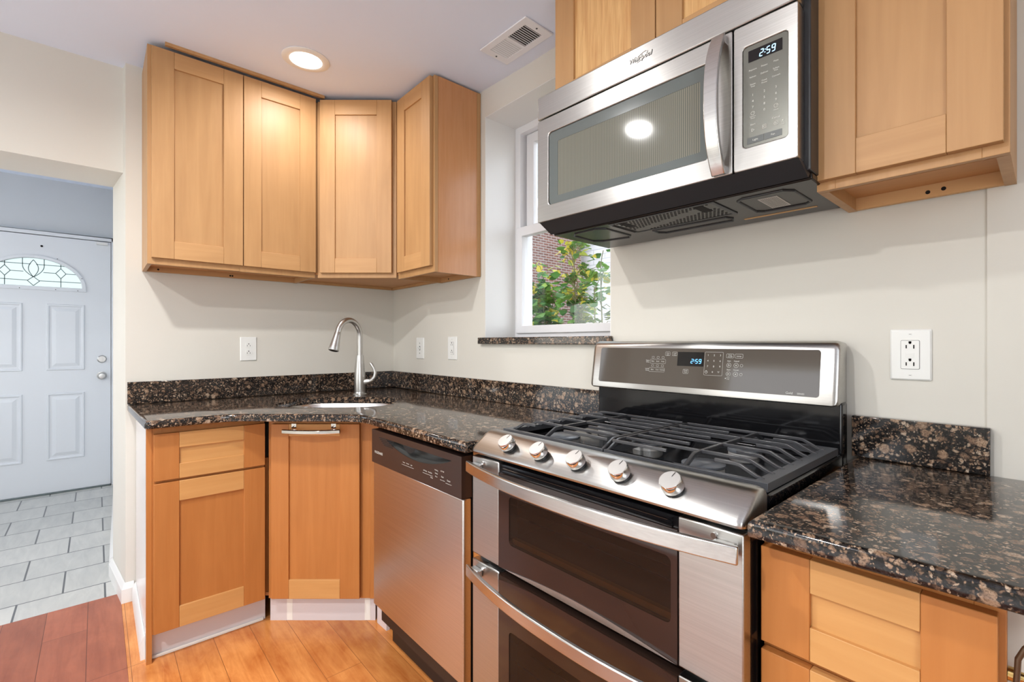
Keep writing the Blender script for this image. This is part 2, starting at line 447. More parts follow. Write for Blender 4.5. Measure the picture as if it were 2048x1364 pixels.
def rrect(x0, z0, x1, z1, r, n=6):
    out = []
    for cx, cz, a in ((x1 - r, z1 - r, 0), (x0 + r, z1 - r, 90), (x0 + r, z0 + r, 180), (x1 - r, z0 + r, 270)):
        for k in range(n + 1):
            t = radians(a + 90 * k / n); out.append((cx + r * cos(t), cz + r * sin(t)))
    return out
def tag(o, label, cat, group=None, kind=None):
    o['label'] = label; o['category'] = cat
    if group: o['group'] = group
    if kind: o['kind'] = kind
    return o
BZ = {}
def thing(name, label, cat, loc=(0, 0, 0), rot=0.0, group=None, kind=None, base=0.0):
    """an Empty at the thing's base; parts are modelled in its frame with heights above the floor"""
    o = bpy.data.objects.new(name, None); COL.objects.link(o)
    o.empty_display_size = 0.1
    o.location = (loc[0], loc[1], base); o.rotation_euler = (0, 0, radians(rot))
    BZ[o.name] = base
    return tag(o, label, cat, group, kind)
def part(g, name, mat, parent, label=None, **kw):
    b = BZ[parent.name]
    o = g.build(name, M[mat] if isinstance(mat, str) else mat, parent, shift=(0, 0, b), **kw)
    BZ[o.name] = b
    if label: o['label'] = label
    return o
def solo(g, name, mat, label, cat, kind=None, group=None, **kw):
    """a thing that is one mesh, its origin at the middle of its base"""
    (x0, x1), (y0, y1), (z0, z1) = g.bounds()
    c = ((x0 + x1) / 2, (y0 + y1) / 2, z0)
    o = g.build(name, M[mat] if isinstance(mat, str) else mat, None, shift=c, **kw); o.location = c
    BZ[o.name] = z0
    return tag(o, label, cat, group, kind)
_txt = {}
def text(g, s, x, y, z, size, align='CENTER', shear=0.0, sx=1.0, depth=0.0):
    """flat lettering facing -y"""
    cu = bpy.data.curves.new('tmp', 'FONT'); cu.body = s; cu.size = size; cu.align_x = align; cu.align_y = 'CENTER'
    cu.shear = shear; cu.resolution_u = 2; cu.extrude = depth
    o = bpy.data.objects.new('tmp', cu); COL.objects.link(o)
    dg = bpy.context.evaluated_depsgraph_get(); dg.update()
    me = bpy.data.meshes.new_from_object(o.evaluated_get(dg))
    g.add([(x + p.co.x * sx, y - p.co.z, z + p.co.y) for p in me.vertices], [tuple(p.vertices) for p in me.polygons])
    bpy.data.objects.remove(o); bpy.data.curves.remove(cu); bpy.data.meshes.remove(me)
SEG = {'2': 'abged', '5': 'afgcd', '9': 'abcdfg'}
def digits(g, s, x, y, z, h, w, lean=0.12):
    """seven-segment clock digits facing -y, lower left corner at x, z"""
    t = h * 0.11
    for ch in s:
        if ch == ':':
            for q in (0.3, 0.68): g.box(x + lean * h * q, x + t + lean * h * q, y - 0.0004, y, z + h * q, z + h * q + t)
            x += w * 0.42; continue
        def sg(x0, x1, z0, z1):
            k0, k1 = lean * (z0 - z), lean * (z1 - z)
            g.add([(x0 + k0, y, z0), (x1 + k0, y, z0), (x1 + k1, y, z1), (x0 + k1, y, z1)], [(0, 1, 2, 3)])
        for c in SEG[ch]:
            if c == 'a': sg(x + t, x + w - t, z + h - t, z + h)
            if c == 'g': sg(x + t, x + w - t, z + h / 2 - t / 2, z + h / 2 + t / 2)
            if c == 'd': sg(x + t, x + w - t, z, z + t)
            if c == 'f': sg(x, x + t, z + h / 2, z + h - t / 2)
            if c == 'b': sg(x + w - t, x + w, z + h / 2, z + h - t / 2)
            if c == 'e': sg(x, x + t, z + t / 2, z + h / 2)
            if c == 'c': sg(x + w - t, x + w, z + t / 2, z + h / 2)
        x += w * 1.32
def ring2(g, x, y, z, r, t, n=20):
    g.loft([[(x + q * cos(2 * pi * k / n), y, z + q * sin(2 * pi * k / n)) for k in range(n)] for q in (r - t, r)], True)
def outline(g, pts, y, t):
    """a thin closed line of width t along pts in the xz plane"""
    n = len(pts); a = []; b = []
    for i in range(n):
        p, q, r = Vector(pts[i - 1]), Vector(pts[i]), Vector(pts[(i + 1) % n])
        d = ((q - p).normalized() + (r - q).normalized()).normalized(); nn = Vector((-d.y, d.x)) * t / 2
        a.append((q.x + nn.x, y, q.y + nn.y)); b.append((q.x - nn.x, y, q.y - nn.y))
    g.loft([a, b], True)
def stroke(g, p, q, y, t):
    p, q = Vector(p), Vector(q); d = (q - p).normalized(); nn = Vector((-d.y, d.x)) * t / 2
    g.add([(p.x + nn.x, y, p.y + nn.y), (p.x - nn.x, y, p.y - nn.y), (q.x - nn.x, y, q.y - nn.y), (q.x + nn.x, y, q.y + nn.y)], [(0, 1, 2, 3)])
def prism_holes(g, outer, holes, a, b, axis='z'):
    loops = [outer] + holes
    tri = tessellate_polygon([[Vector((p[0], p[1], 0)) for p in l] for l in loops])
    flat = [p for l in loops for p in l]; n = len(flat)
    def p3(p, t): return {'z': (p[0], p[1], t), 'y': (p[0], t, p[1]), 'x': (t, p[0], p[1])}[axis]
    fs = [tuple(t) for t in tri] + [tuple(i + n for i in reversed(t)) for t in tri]
    o = 0
    for l in loops:
        m = len(l)
        fs += [(o + i, o + (i + 1) % m, n + o + (i + 1) % m, n + o + i) for i in range(m)]
        o += m
    g.add([p3(p, a) for p in flat] + [p3(p, b) for p in flat], fs)
def rect(x0, z0, x1, z1): return [(x0, z0), (x1, z0), (x1, z1), (x0, z1)]
ST = 'structure'
# ------------------------------------------------------------------ room shell
g = G().add([(-0.11, -1.37, 0), (4.4, -1.37, 0), (4.4, 0.3, 0), (-0.11, 0.3, 0), (-0.11, -1.37, -0.05), (4.4, -1.37, -0.05), (4.4, 0.3, -0.05), (-0.11, 0.3, -0.05)],
            [(0, 1, 2, 3), (7, 6, 5, 4), (0, 4, 5, 1), (1, 5, 6, 2), (2, 6, 7, 3), (3, 7, 4, 0)])
def floor_piece(g, mat, label):
    o = g.build('floor', M[mat], None); return tag(o, label, 'floor', kind=ST)
floor_piece(g, 'floor', 'orange maple plank floor of the kitchen')
floor_piece(G().box(-0.11, 4.4, -2.3, -1.3705, -0.05, 0), 'floorred', 'reddish wood plank floor beside the doorway')
floor_piece(G().box(-0.11, 4.4, -4.4, -2.3005, -0.05, 0), 'reflector', 'pale carpet added as floor behind the camera for neutral bounce')  # pale floor added out of view to keep the bounce light neutral
floor_piece(G().box(-2.6, -0.1105, -3.1, -1.2, -0.05, 0), 'tile', 'grey tile floor of the entry hall')

def ceil_z(x): return 2.495 - 0.035 * x if x < 1.3 else 2.4495
g = G()
xs = [-0.4, 1.3, 4.5]
top = 2.6
ring = lambda y: [(xs[0], y, ceil_z(xs[0])), (xs[1], y, ceil_z(xs[1])), (xs[2], y, ceil_z(xs[2])), (xs[2], y, top), (xs[0], y, top)]
g.loft([ring(-4.5), ring(0.3)], True, True, True)
tag(g.build('ceiling', M['ceiling']), 'smooth white kitchen ceiling with a recessed lamp', 'ceiling', kind=ST)
tag(G().box(-2.6, -0.401, -3.1, -1.2, 2.5, 2.6).build('ceiling', M['ceiling']), 'white ceiling of the entry hall beyond the doorway', 'ceiling', kind=ST)

g = G()
g.prism([(0, -1.355), (0, 0.3), (-0.37, 0.3), (-0.37, -1.392)], 0, 2.55)
g.prism([(-0.065, -1.3615), (-0.37, -1.392), (-0.37, -2.8), (-0.065, -2.8)], 2.002, 2.55)
g.box(-0.37, -0.065, -4.4, -2.8, 0, 2.55)
tag(g.build('wall_left', M['wall']), 'off-white kitchen wall with the doorway and the thick header over it', 'wall', kind=ST)
g = G()
g.plate_hole(rect(0.0005, 0, 4.4, 2.55), rect(0.966, 1.212, 1.735, 2.325), 0.0, 0.30)
tag(g.build('wall_back', M['wall']), 'off-white wall behind the range with the window recess', 'wall', kind=ST)
tag(G().box(2.737, 4.4, -0.006, -0.0005, 0, 2.55).build('wall_right', M['wall']), 'slightly proud off-white wall at the right end of the counter', 'wall', kind=ST)
g = G(); g.box(4.4, 4.55, -4.4, -3.35, 0, 2.55).box(4.4, 4.55, -1.85, 0.3, 0, 2.55).box(4.4, 4.55, -3.35, -1.85, 0, 0.7).box(4.4, 4.55, -3.35, -1.85, 2.2, 2.55)  # opening cut for the added dining fill lamp
tag(g.build('wall_east', M['wall']), 'off-white wall with an added light opening behind the camera', 'wall', kind=ST)
tag(G().box(-0.37, 0.2, -4.55, -4.401, 0, 2.55).box(1.8, 4.55, -4.55, -4.401, 0, 2.55).box(0.2, 1.8, -4.55, -4.401, 0, 0.75).box(0.2, 1.8, -4.55, -4.401, 2.25, 2.55).build('wall_front', M['wall']), 'off-white wall opposite the range behind the camera', 'wall', kind=ST)
# entry hall walls
DY0, DY1 = -2.285, -1.366
g = G(); g.box(-2.6, -2.4465, -3.1, DY0 + 0.02, 0, 2.5).box(-2.6, -2.4465, DY1 - 0.02, -1.2, 0, 2.5).box(-2.6, -2.4465, DY0 + 0.02, DY1 - 0.02, 2.02, 2.5)
tag(g.build('wall_hall', M['hallwall']), 'pale grey wall above the front door', 'wall', kind=ST)
tag(G().prism([(-0.3705, -1.392), (-0.3705, -1.2), (-2.446, -1.2), (-2.446, -1.325)], 0, 2.5).build('wall_hall_right', M['hallwall']), 'pale wall along the right side of the entry hall', 'wall', kind=ST)
g = G(); g.box(-2.6, -2.05, -3.1, -3.0, 0, 2.5).box(-0.55, -0.371, -3.1, -3.0, 0, 2.5).box(-2.05, -0.55, -3.1, -3.0, 0, 0.75).box(-2.05, -0.55, -3.1, -3.0, 2.25, 2.5)  # opening cut for the added hall fill lamp
tag(g.build('wall_hall_left', M['hallwall']), 'pale wall with an added light opening at the far left of the entry hall', 'wall', kind=ST)

# baseboards
def base_profile(h, t):  # (outward, z)
    return [(0, 0), (t, 0), (t, h * 0.72), (t * 0.72, h * 0.80), (t * 0.55, h * 0.92), (t * 0.2, h), (0, h)]
def baseboard(name, pts, label, h=0.088, t=0.016):
    """pts along the wall on the floor; outward is to the left of travel"""
    P = [Vector((p[0], p[1], 0)) for p in pts]; rings = []
    for i in range(len(P)):
        ds = []
        if i > 0: ds.append((P[i] - P[i - 1]).normalized())
        if i < len(P) - 1: ds.append((P[i + 1] - P[i]).normalized())
        ns = [Vector((-d.y, d.x, 0)) for d in ds]
        nn = sum(ns, Vector()).normalized(); k = 1 / max(0.3, nn.dot(ns[0]))
        rings.append([(P[i] + nn * (o * k)) + Vector((0, 0, z)) for o, z in base_profile(h, t)])
    g = G().loft(rings, True, True, True)
    o = g.build(name, M['white'], None, smooth=30); return tag(o, label, 'baseboard', kind=ST)
baseboard('baseboard_left', [(0.0, -1.3245), (0.0, -1.356), (-0.0655, -1.3625), (-0.369, -1.393)], 'white baseboard around the doorway jamb corner')
baseboard('baseboard_hall', [(-0.39, -1.391), (-2.37, -1.331)], 'white baseboard along the entry hall wall')

# ------------------------------------------------------------------ front door
d = thing('door_1', 'white panelled front door with half-moon leaded window in entry hall', 'door', (-2.40, DY0, 0), 90, kind=ST)
W = DY1 - DY0
lx = lambda y: y - DY0
fc, fz, fa, fb = lx(-1.826), 1.637, 0.285, 0.225
arc = [(fc + fa * cos(pi * k / 24), fz + fb * sin(pi * k / 24)) for k in range(25)]
g = G(); prism_holes(g, rect(0, 0.012, W, 2.04), [arc], 0.0, 0.045, 'y')
slab = part(g, 'door_slab', 'door', d)
g = G()
fr = [(fc + (fa + 0.022) * cos(pi * k / 24), fz + (fb + 0.022) * sin(pi * k / 24) - 0.0) for k in range(25)]
fr[0] = (fc + fa + 0.022, fz - 0.026); fr[-1] = (fc - fa - 0.022, fz - 0.026)
inn = [(fc + (fa - 0.004) * cos(pi * k / 24), fz + 0.004 + (fb - 0.006) * sin(pi * k / 24)) for k in range(25)]
g.plate_hole(fr, inn, -0.010, 0.004)
fl = part(g, 'window_frame', 'door', d, bevel=0.003)
g = G()
for x, z in ((lx(-2.02), 1.83), (lx(-1.69), 1.865), (lx(-1.545), 1.72), (lx(-1.90), 1.620), (lx(-1.70), 1.620), (lx(-1.57), 1.620)):
    part(G().cyl((x, -0.0102, z), (x, -0.0115, z), 0.003, 8), 'screw_cap', 'hole', fl)
g = G().prism(arc, 0.018, 0.024, 'y'); pane = part(g, 'leaded_pane', 'leaded', d)
g = G(); yy, t = 0.0165, 0.0052
def inarc(x): return fz + fb * sqrt(max(0.0, 1 - ((x - fc) / fa) ** 2))
def halfw(z): return fa * sqrt(max(0.0, 1 - ((z - fz) / fb) ** 2))
for sgn in (-1, 1):
    X = lambda q: fc + sgn * q
    stroke(g, (X(0.155), fz), (X(0.155), fz + 0.075), yy, t); stroke(g, (X(0.155), fz + 0.155), (X(0.155), inarc(X(0.155))), yy, t)
    dz = fz + 0.115
    for p, q in (((0.155, dz - 0.04), (0.185, dz)), ((0.185, dz), (0.155, dz + 0.04)), ((0.155, dz + 0.04), (0.125, dz)), ((0.125, dz), (0.155, dz - 0.04))):
        stroke(g, (X(p[0]), p[1]), (X(q[0]), q[1]), yy, t)
    stroke(g, (X(0.185), dz), (X(halfw(dz)), dz), yy, t); stroke(g, (X(0.125), dz), (X(0.055), dz), yy, t)
    stroke(g, (X(0.034), fz + 0.048), (X(halfw(fz + 0.05)), fz + 0.05), yy, t)
    stroke(g, (X(0.015), fz + 0.175), (X(halfw(fz + 0.175)), fz + 0.175), yy, t)
    stroke(g, (X(0.06), fz + 0.165), (X(0.06), inarc(X(0.06))), yy, t)
    pr = None
    for k in range(9):   # curved leaves of the centre motif
        a = k / 8; p = (X(0.06 * (1 - a ** 2)), fz + 0.165 - 0.09 * a)
        if pr: stroke(g, pr, p, yy, t)
        pr = p
    pr = None
    for k in range(9):
        a = k / 8; p = (X(0.028 * sin(pi * a)), fz + 0.075 + 0.135 * a)
        if pr: stroke(g, pr, p, yy, t)
        pr = p
    stroke(g, (X(0), fz + 0.078), (X(0.034), fz + 0.046), yy, t); stroke(g, (X(0.034), fz + 0.046), (X(0), fz + 0.008), yy, t)
part(g, 'lead_came', 'came', pane)
def door_panel(x0, x1, z0, z1):
    g = G(); R = []
    for q, y in ((0, 0.001), (0.005, -0.009), (0.013, -0.009), (0.021, -0.0006), (0.032, -0.0006), (0.056, -0.009)):
        R.append([(x0 + q, y, z0 + q), (x1 - q, y, z0 + q), (x1 - q, y, z1 - q), (x0 + q, y, z1 - q)])
    g.loft(R, True, False, True); part(g, 'moulded_panel', 'door', d)
for (z0, z1) in ((0.265, 0.799), (0.978, 1.506)):
    door_panel(lx(-1.754), lx(-1.528), z0, z1); door_panel(lx(-2.112), lx(-1.884), z0, z1)
for z, nm in ((1.062, 'deadbolt'), (0.924, 'door_knob')):
    x = lx(-1.422); g = G()
    if nm == 'deadbolt':
        g.lathe([(0.031, 0), (0.031, 0.006), (0.024, 0.012), (0.0, 0.012)], (x, 0, z), (0, -1, 0), 24, True, False)
        g.box(x - 0.004, x + 0.004, -0.024, -0.012, z - 0.016, z + 0.016)
    else:
        g.lathe([(0.033, 0), (0.033, 0.006), (0.013, 0.012), (0.013, 0.034), (0.025, 0.042), (0.028, 0.056), (0.02, 0.066), (0.0, 0.068)], (x, 0, z), (0, -1, 0), 24, True, False)
    part(g, nm, 'nickel', d, smooth=40, label='brushed metal ' + nm.replace('_', ' '))
part(G().cyl((lx(-1.779), 0.0, 1.957), (lx(-1.779), -0.004, 1.957), 0.008, 12), 'peephole', 'hole', d)
part(G().box(lx(-1.455), lx(-1.385), -0.022, -0.0005, 2.012, 2.036), 'latch_bracket', 'white', d, bevel=0.002)
# casing and threshold
g = G(); g.box(-2.446, -2.395, DY1 + 0.004, DY1 + 0.034, 0, 2.075).box(-2.446, -2.395, DY0 - 0.034, DY0 - 0.004, 0, 2.075).box(-2.446, -2.395, DY0 - 0.034, DY1 + 0.034, 2.046, 2.075)
tag(g.build('trim_1', M['door'], None, bevel=0.003), 'thin white casing around the front door', 'door casing', kind=ST)

tag(G().box(-2.4458, -2.385, DY0 + 0.001, DY1 - 0.001, 0.0003, 0.0112).build('trim_2', M['came'], None, bevel=0.003), 'dull metal threshold under the front door', 'threshold', kind=ST)

# ------------------------------------------------------------------ window in its recess
w = thing('window_1', 'white double-hung window in a deep recess over the counter', 'window', (0.966, 0.2, 0), 0, kind=ST)
WX = 0.735 - 0.0   # clear width right of the left frame edge
for q in ((0.0003, 0.0035, 1.2248, 2.3245), (0.7655, 0.7687, 1.2248, 2.3245)): part(G().box(q[0], q[1], -0.1997, -0.0005, q[2], q[3]), 'recess_lining', 'white', w)
part(G().box(0.0036, 0.7654, -0.1997, -0.0005, 2.3212, 2.3245), 'recess_lining', 'white', w)
g = G(); g.plate_hole(rect(0.001, 1.2125, 0.768, 2.324), rect(0.040, 1.262, 0.729, 2.285), 0.0, 0.09)
part(g, 'window_frame', 'vinyl', w, bevel=0.002)
for x in (0.041, 0.717): part(G().box(x, x + 0.011, 0.052, 0.066, 1.80, 2.284), 'jamb_track', 'vinyl', w)
# lower sash nearer the room, upper sash behind it
g = G(); g.plate_hole(rect(0.022, 1.247, 0.747, 1.795), rect(0.066, 1.286, 0.703, 1.748), -0.012, 0.030)
ls = part(g, 'sash', 'vinyl', w, bevel=0.003, label='lower sash of the window')
part(G().box(0.064, 0.705, 0.008, 0.012, 1.284, 1.750), 'pane', 'glass', ls)
g = G(); g.plate_hole(rect(0.053, 1.76, 0.716, 2.283), rect(0.104, 1.80, 0.665, 2.236), 0.034, 0.068)
us = part(g, 'sash', 'vinyl', w, bevel=0.003, label='upper sash of the window')
part(G().box(0.102, 0.667, 0.050, 0.054, 1.798, 2.238), 'pane', 'glass', us)
solo(G().box(0.970, 1.731, -0.0, 0.199, 1.2122, 1.2245).box(0.938, 1.745, -0.026, -0.0006, 1.1925, 1.2245), 'window_sill', 'granite', 'dark granite sill under the window', 'window sill', kind=ST, bevel=0.003)

# ------------------------------------------------------------------ outdoors
tag(G().box(-14, 14, 0.302, 14, -0.4, -0.3).build('ground', M['ground']), 'bare ground of the yard outside the window', 'ground', kind=ST)
b = thing('brick_house', 'old brick house with scalloped slate above, seen through the window', 'building', (-6.96, 6.5, 0), 0, base=-0.3)
part(G().box(-4.0, 0, -4.0, 3.55, -0.3, 5.10), 'brick_wall', 'brick', b)
part(G().box(-4.0, 0.12, -4.0, 3.65, 5.10, 5.32), 'eaves_trim', 'vinyl', b)
g = G().add([(0.05, -4.0, 5.325), (0.05, 3.60, 5.325), (-0.7, 3.60, 9.0), (-0.7, -4.0, 9.0), (-4.0, -4.0, 5.325), (-4.0, 3.60, 5.325), (-4.0, 3.60, 9.0), (-4.0, -4.0, 9.0)],
            [(0, 1, 2, 3), (4, 5, 6, 7), (0, 4, 7, 3), (1, 5, 6, 2), (3, 2, 6, 7), (0, 1, 5, 4)])
part(g, 'slate_roof', 'slate', b)
solo(G().box(-12, 9, 10.6, 11.2, -0.3, 9.0), 'white_house', 'siding', 'white painted wall of a house beyond the yard shrub', 'building')
def leaf(g, p, d, size, roll):
    d = d.normalized(); s = d.cross(Vector((0, 0, 1)));
    if s.length < 1e-3: s = Vector((1, 0, 0))
    s.normalize(); s = Matrix.Rotation(roll, 3, d) @ s; nrm = s.cross(d)
    pts = [(0, 0), (0.28, 0.34), (0.6, 0.30), (1, 0), (0.6, -0.30), (0.28, -0.34)]
    vs = [p + d * (a * size) + s * (q * size) + nrm * (-0.25 * size * abs(q)) for a, q in pts] + [p + d * size * 0.45]
    g.add(vs, [(0, 1, 6), (1, 2, 6), (2, 3, 6), (3, 4, 6), (4, 5, 6), (5, 0, 6)])
def shrub(name, label, x, y, stems, rng):
    root = thing(name, label, 'shrub', (x, y), 0, 'shrubs outside the window', base=-0.3)
    st, lf = G(), G()
    for (dx, dy, h, n, sp, ls) in stems:
        P = [Vector((dx * t + 0.06 * sin(3 * t + dx * 9), dy * t + 0.05 * cos(4 * t), -0.3 + (h + 0.3) * t)) for t in [k / 10 for k in range(11)]]
        st.tube(P, [0.011 * (1 - 0.75 * k / 10) for k in range(11)], 6)
        for k in range(n):
            t = rng.uniform(0.52, 1.0); i = min(9, int(t * 10)); p = P[i].lerp(P[i + 1], t * 10 - i)
            a = rng.uniform(0, 2 * pi); r = sp * rng.uniform(0.2, 1) * (1.25 - 0.5 * t)
            tip = p + Vector((cos(a) * r, sin(a) * r, rng.uniform(-0.03, 0.12)))
            st.tube([p, p.lerp(tip, 0.5) + Vector((0, 0, 0.02)), tip], 0.0025, 4)
            for q in range(rng.choice((2, 3, 3, 4))):
                b_ = rng.uniform(0, 2 * pi)
                leaf(lf, tip + Vector((rng.uniform(-.03, .03), rng.uniform(-.03, .03), rng.uniform(-.03, .03))), Vector((cos(b_), sin(b_), rng.uniform(-0.7, 0.3))), ls * rng.uniform(0.6, 1.25), rng.uniform(-1, 1))
    part(st, 'stem', 'stem', root); part(lf, 'foliage', 'leaf', root)
rng = random.Random(5)
shrub('yard_shrub', 'tall green shrub with feathery top in the middle of the window view', 0.47, 1.25, [(0.0, 0.0, 2.02, 95, 0.17, 0.075), (0.10, 0.05, 1.74, 55, 0.16, 0.075), (-0.06, 0.1, 1.60, 45, 0.16, 0.075)], rng)
shrub('yard_shrub', 'leafy shrub with yellowing leaves at the left of the window view', -0.27, 1.68, [(-0.02, 0.0, 1.86, 60, 0.19, 0.10), (0.14, 0.05, 1.62, 58, 0.19, 0.11), (-0.16, 0.06, 1.70, 58, 0.19, 0.10)], rng)
shrub('yard_shrub', 'open leggy shrub against the white wall at the right of the window view', 1.03, 0.84, [(0.03, 0.0, 1.66, 34, 0.13, 0.062), (-0.11, 0.04, 1.54, 26, 0.12, 0.06), (0.13, 0.05, 1.52, 22, 0.12, 0.062)], rng)
# ------------------------------------------------------------------ cabinets
def shaker(t, name, x0, x1, z0, z1, sl, sr, rt, rb, yf=-0.0195, panel='maple_p', rail='maple_h', stile='maple_v', label=None, th=0.019):
    """door or drawer front: the recessed panel carries two stiles and two rails"""
    p = part(G().box(x0 + sl - 0.006, x1 - sr + 0.006, yf + 0.008, yf + 0.014, z0 + rb - 0.006, z1 - rt + 0.006), name, panel, t, label=label)
    for a, c in ((x0, x0 + sl), (x1 - sr, x1)):
        part(G().box(a, c, yf, yf + th, z0, z1), 'stile', stile, p, bevel=0.0012)
    for a, c in ((z0, z0 + rb), (z1 - rt, z1)):
        part(G().box(x0 + sl + 0.0003, x1 - sr - 0.0003, yf, yf + th, a, c), 'rail', rail, p, bevel=0.0012)
    return p
def frame_rects(t, rects, y1=0.019, mat='maple_v'):
    g = G()
    for x0, x1, z0, z1 in rects: g.box(x0, x1, 0.0, y1, z0, z1)
    return part(g, 'face_frame', mat, t, bevel=0.0008)
def holes(t, par, pts, y):
    for x, z in pts: part(G().cyl((x, y, z), (x, y - 0.0006, z), 0.0045, 10), 'screw_hole', 'hole', par)

# upper two-door cabinet on the left wall
t = thing('wall_cabinet', 'upper two-door maple cabinet at the far left beside the doorway', 'cabinet', (0.305, -1.295), 90, 'maple wall cabinets', base=1.535)
w_, zb, zt, dep = 0.692, 1.535, 2.466, 0.302
g = G().box(0, 0.016, 0.019, dep, zb, zt).box(w_ - 0.016, w_, 0.019, dep, zb, zt).box(0.016, w_ - 0.016, 0.019, dep, zt - 0.016, zt).box(0.016, w_ - 0.016, dep - 0.006, dep, 1.572, zt - 0.016)
part(g, 'carcass', 'maple_v', t, bevel=0.0006)
part(G().box(0.016, w_ - 0.016, 0.019, dep - 0.006, 1.560, 1.572), 'bottom_panel', 'maple_in', t)
hr = part(G().box(0.016, w_ - 0.016, dep - 0.018, dep, zb + 0.001, 1.560), 'hanging_rail', 'maple_h', t)
holes(t, hr, [(0.06, 1.548), (0.36, 1.546), (0.37, 1.546)], dep - 0.018)
frame_rects(t, [(0, 0.03, zb, zt), (w_ - 0.03, w_, zb, zt), (0.345, 0.372, zb, zt), (0.03, 0.345, zb, 1.575), (0.372, w_ - 0.03, zb, 1.575), (0.03, 0.345, 2.44, zt), (0.372, w_ - 0.03, 2.44, zt)])
shaker(t, 'door', 0.014, 0.3565, 1.561, 2.457, 0.078, 0.078, 0.072, 0.077)
shaker(t, 'door', 0.3600, 0.6905, 1.561, 2.457, 0.075, 0.078, 0.078, 0.076)

# loose strip above it
solo(G().box(0.323, 0.338, -1.236, -0.565, 2.4695, 2.4829), 'filler_strip', 'maple_h', 'thin maple strip lying on the left wall cabinets under the ceiling', 'trim strip')

# diagonal corner wall cabinet
ANG = math.degrees(math.atan2(1076, F_PX)); ca, sa = cos(radians(ANG)), sin(radians(ANG))
def toL(o, p):
    dx, dy = p[0] - o[0], p[1] - o[1]; return (dx * ca + dy * sa, -dx * sa + dy * ca)
O = (0.3174, -0.5750)
t = thing('wall_cabinet', 'upper maple corner cabinet with one door set diagonally over the sink', 'cabinet', O, ANG, 'maple wall cabinets', base=1.537)
poly = [toL(O, p) for p in [(0.003, -0.6015), (0.3045, -0.6015), (0.3055, -0.5885), (0.576, -0.2806), (0.578, -0.268), (0.578, -0.003), (0.003, -0.003)]]
polyb = [toL(O, p) for p in [(0.003, -0.6015), (0.293, -0.6015), (0.293, -0.5725), (0.562, -0.2690), (0.578, -0.256), (0.578, -0.003), (0.003, -0.003)]]
part(G().prism(polyb, 1.565, 2.455), 'carcass', 'maple_v', t)
part(G().prism(polyb, 1.553, 1.5645), 'bottom_panel', 'maple_in', t)
def wbox(o, x0, x1, y0, y1): return [toL(o, p) for p in ((x0, y0), (x1, y0), (x1, y1), (x0, y1))]
g = G().prism(wbox(O, 0.003, 0.018, -0.600, -0.020), 1.538, 1.5525).prism(wbox(O, 0.003, 0.577, -0.018, -0.003), 1.538, 1.5525)
hr = part(g, 'hanging_rail', 'maple_h', t)
frame_rects(t, [(-0.019, 0.028, 1.537, 2.456), (0.345, 0.392, 1.537, 2.456), (0.028, 0.345, 1.537, 1.575), (0.028, 0.345, 2.42, 2.456)], 0.012)
shaker(t, 'door', 0.0, 0.371, 1.561, 2.4565, 0.078, 0.077, 0.077, 0.075)

# single-door wall cabinet on the window wall
t = thing('wall_cabinet', 'narrow upper maple cabinet with pale side panel left of the window', 'cabinet', (0.5795, -0.2705), 0, 'maple wall cabinets', base=1.531)
w_, zb, zt, dep = 0.352, 1.531, 2.451, 0.2675
g = G().box(0, 0.014, 0.019, dep, zb, zt).box(w_ - 0.014, w_ - 0.003, 0.019, dep, zb, zt).box(0.014, w_ - 0.014, 0.019, dep, zt - 0.016, zt).box(0.014, w_ - 0.014, dep - 0.006, dep, 1.572, zt - 0.016)
part(g, 'carcass', 'maple_v', t)
part(G().box(w_ - 0.003, w_ + 0.001, 0.0195, dep - 0.022, zb, zt), 'side_panel', 'veneer', t, label='smooth pinkish maple side panel')
part(G().box(w_ - 0.003, w_ + 0.003, dep - 0.0215, dep, zb, zt), 'scribe_strip', 'maple_v', t)
part(G().box(0.014, w_ - 0.014, 0.019, dep - 0.006, 1.557, 1.569), 'bottom_panel', 'maple_in', t)
hr = part(G().box(0.014, w_ - 0.014, dep - 0.016, dep, zb + 0.001, 1.557), 'hanging_rail', 'maple_h', t)
holes(t, hr, [(0.09, 1.545), (0.27, 1.545)], dep - 0.016)
frame_rects(t, [(0, 0.035, zb, zt), (w_ - 0.035, w_, zb, zt), (0.035, w_ - 0.035, zb, 1.575), (0.035, w_ - 0.035, 2.42, zt)])
shaker(t, 'door', 0.0195, 0.339, 1.560, 2.447, 0.075, 0.078, 0.075, 0.075)

# two-door cabinet above the microwave
t = thing('wall_cabinet', 'maple cabinet with streaky-grained doors above the microwave', 'cabinet', (1.736, -0.2865), 0, 'maple wall cabinets', base=1.9795)
w_, zb, zt, dep = 0.7495, 1.9795, 2.446, 0.284
part(G().box(0, w_, 0.019, dep, zb, zt), 'carcass', 'maple_v', t)
frame_rects(t, [(0, 0.03, zb, zt), (w_ - 0.03, w_, zb, zt), (0.36, 0.39, zb, zt), (0.03, 0.36, zb, 2.0), (0.39, w_ - 0.03, zb, 2.0), (0.03, 0.36, 2.41, zt), (0.39, w_ - 0.03, 2.41, zt)])
shaker(t, 'door', 0.001, 0.3755, 1.983, 2.440, 0.080, 0.077, 0.062, 0.062, panel='ash')
shaker(t, 'door', 0.3790, 0.7485, 1.983, 2.440, 0.077, 0.077, 0.062, 0.062, panel='ash')

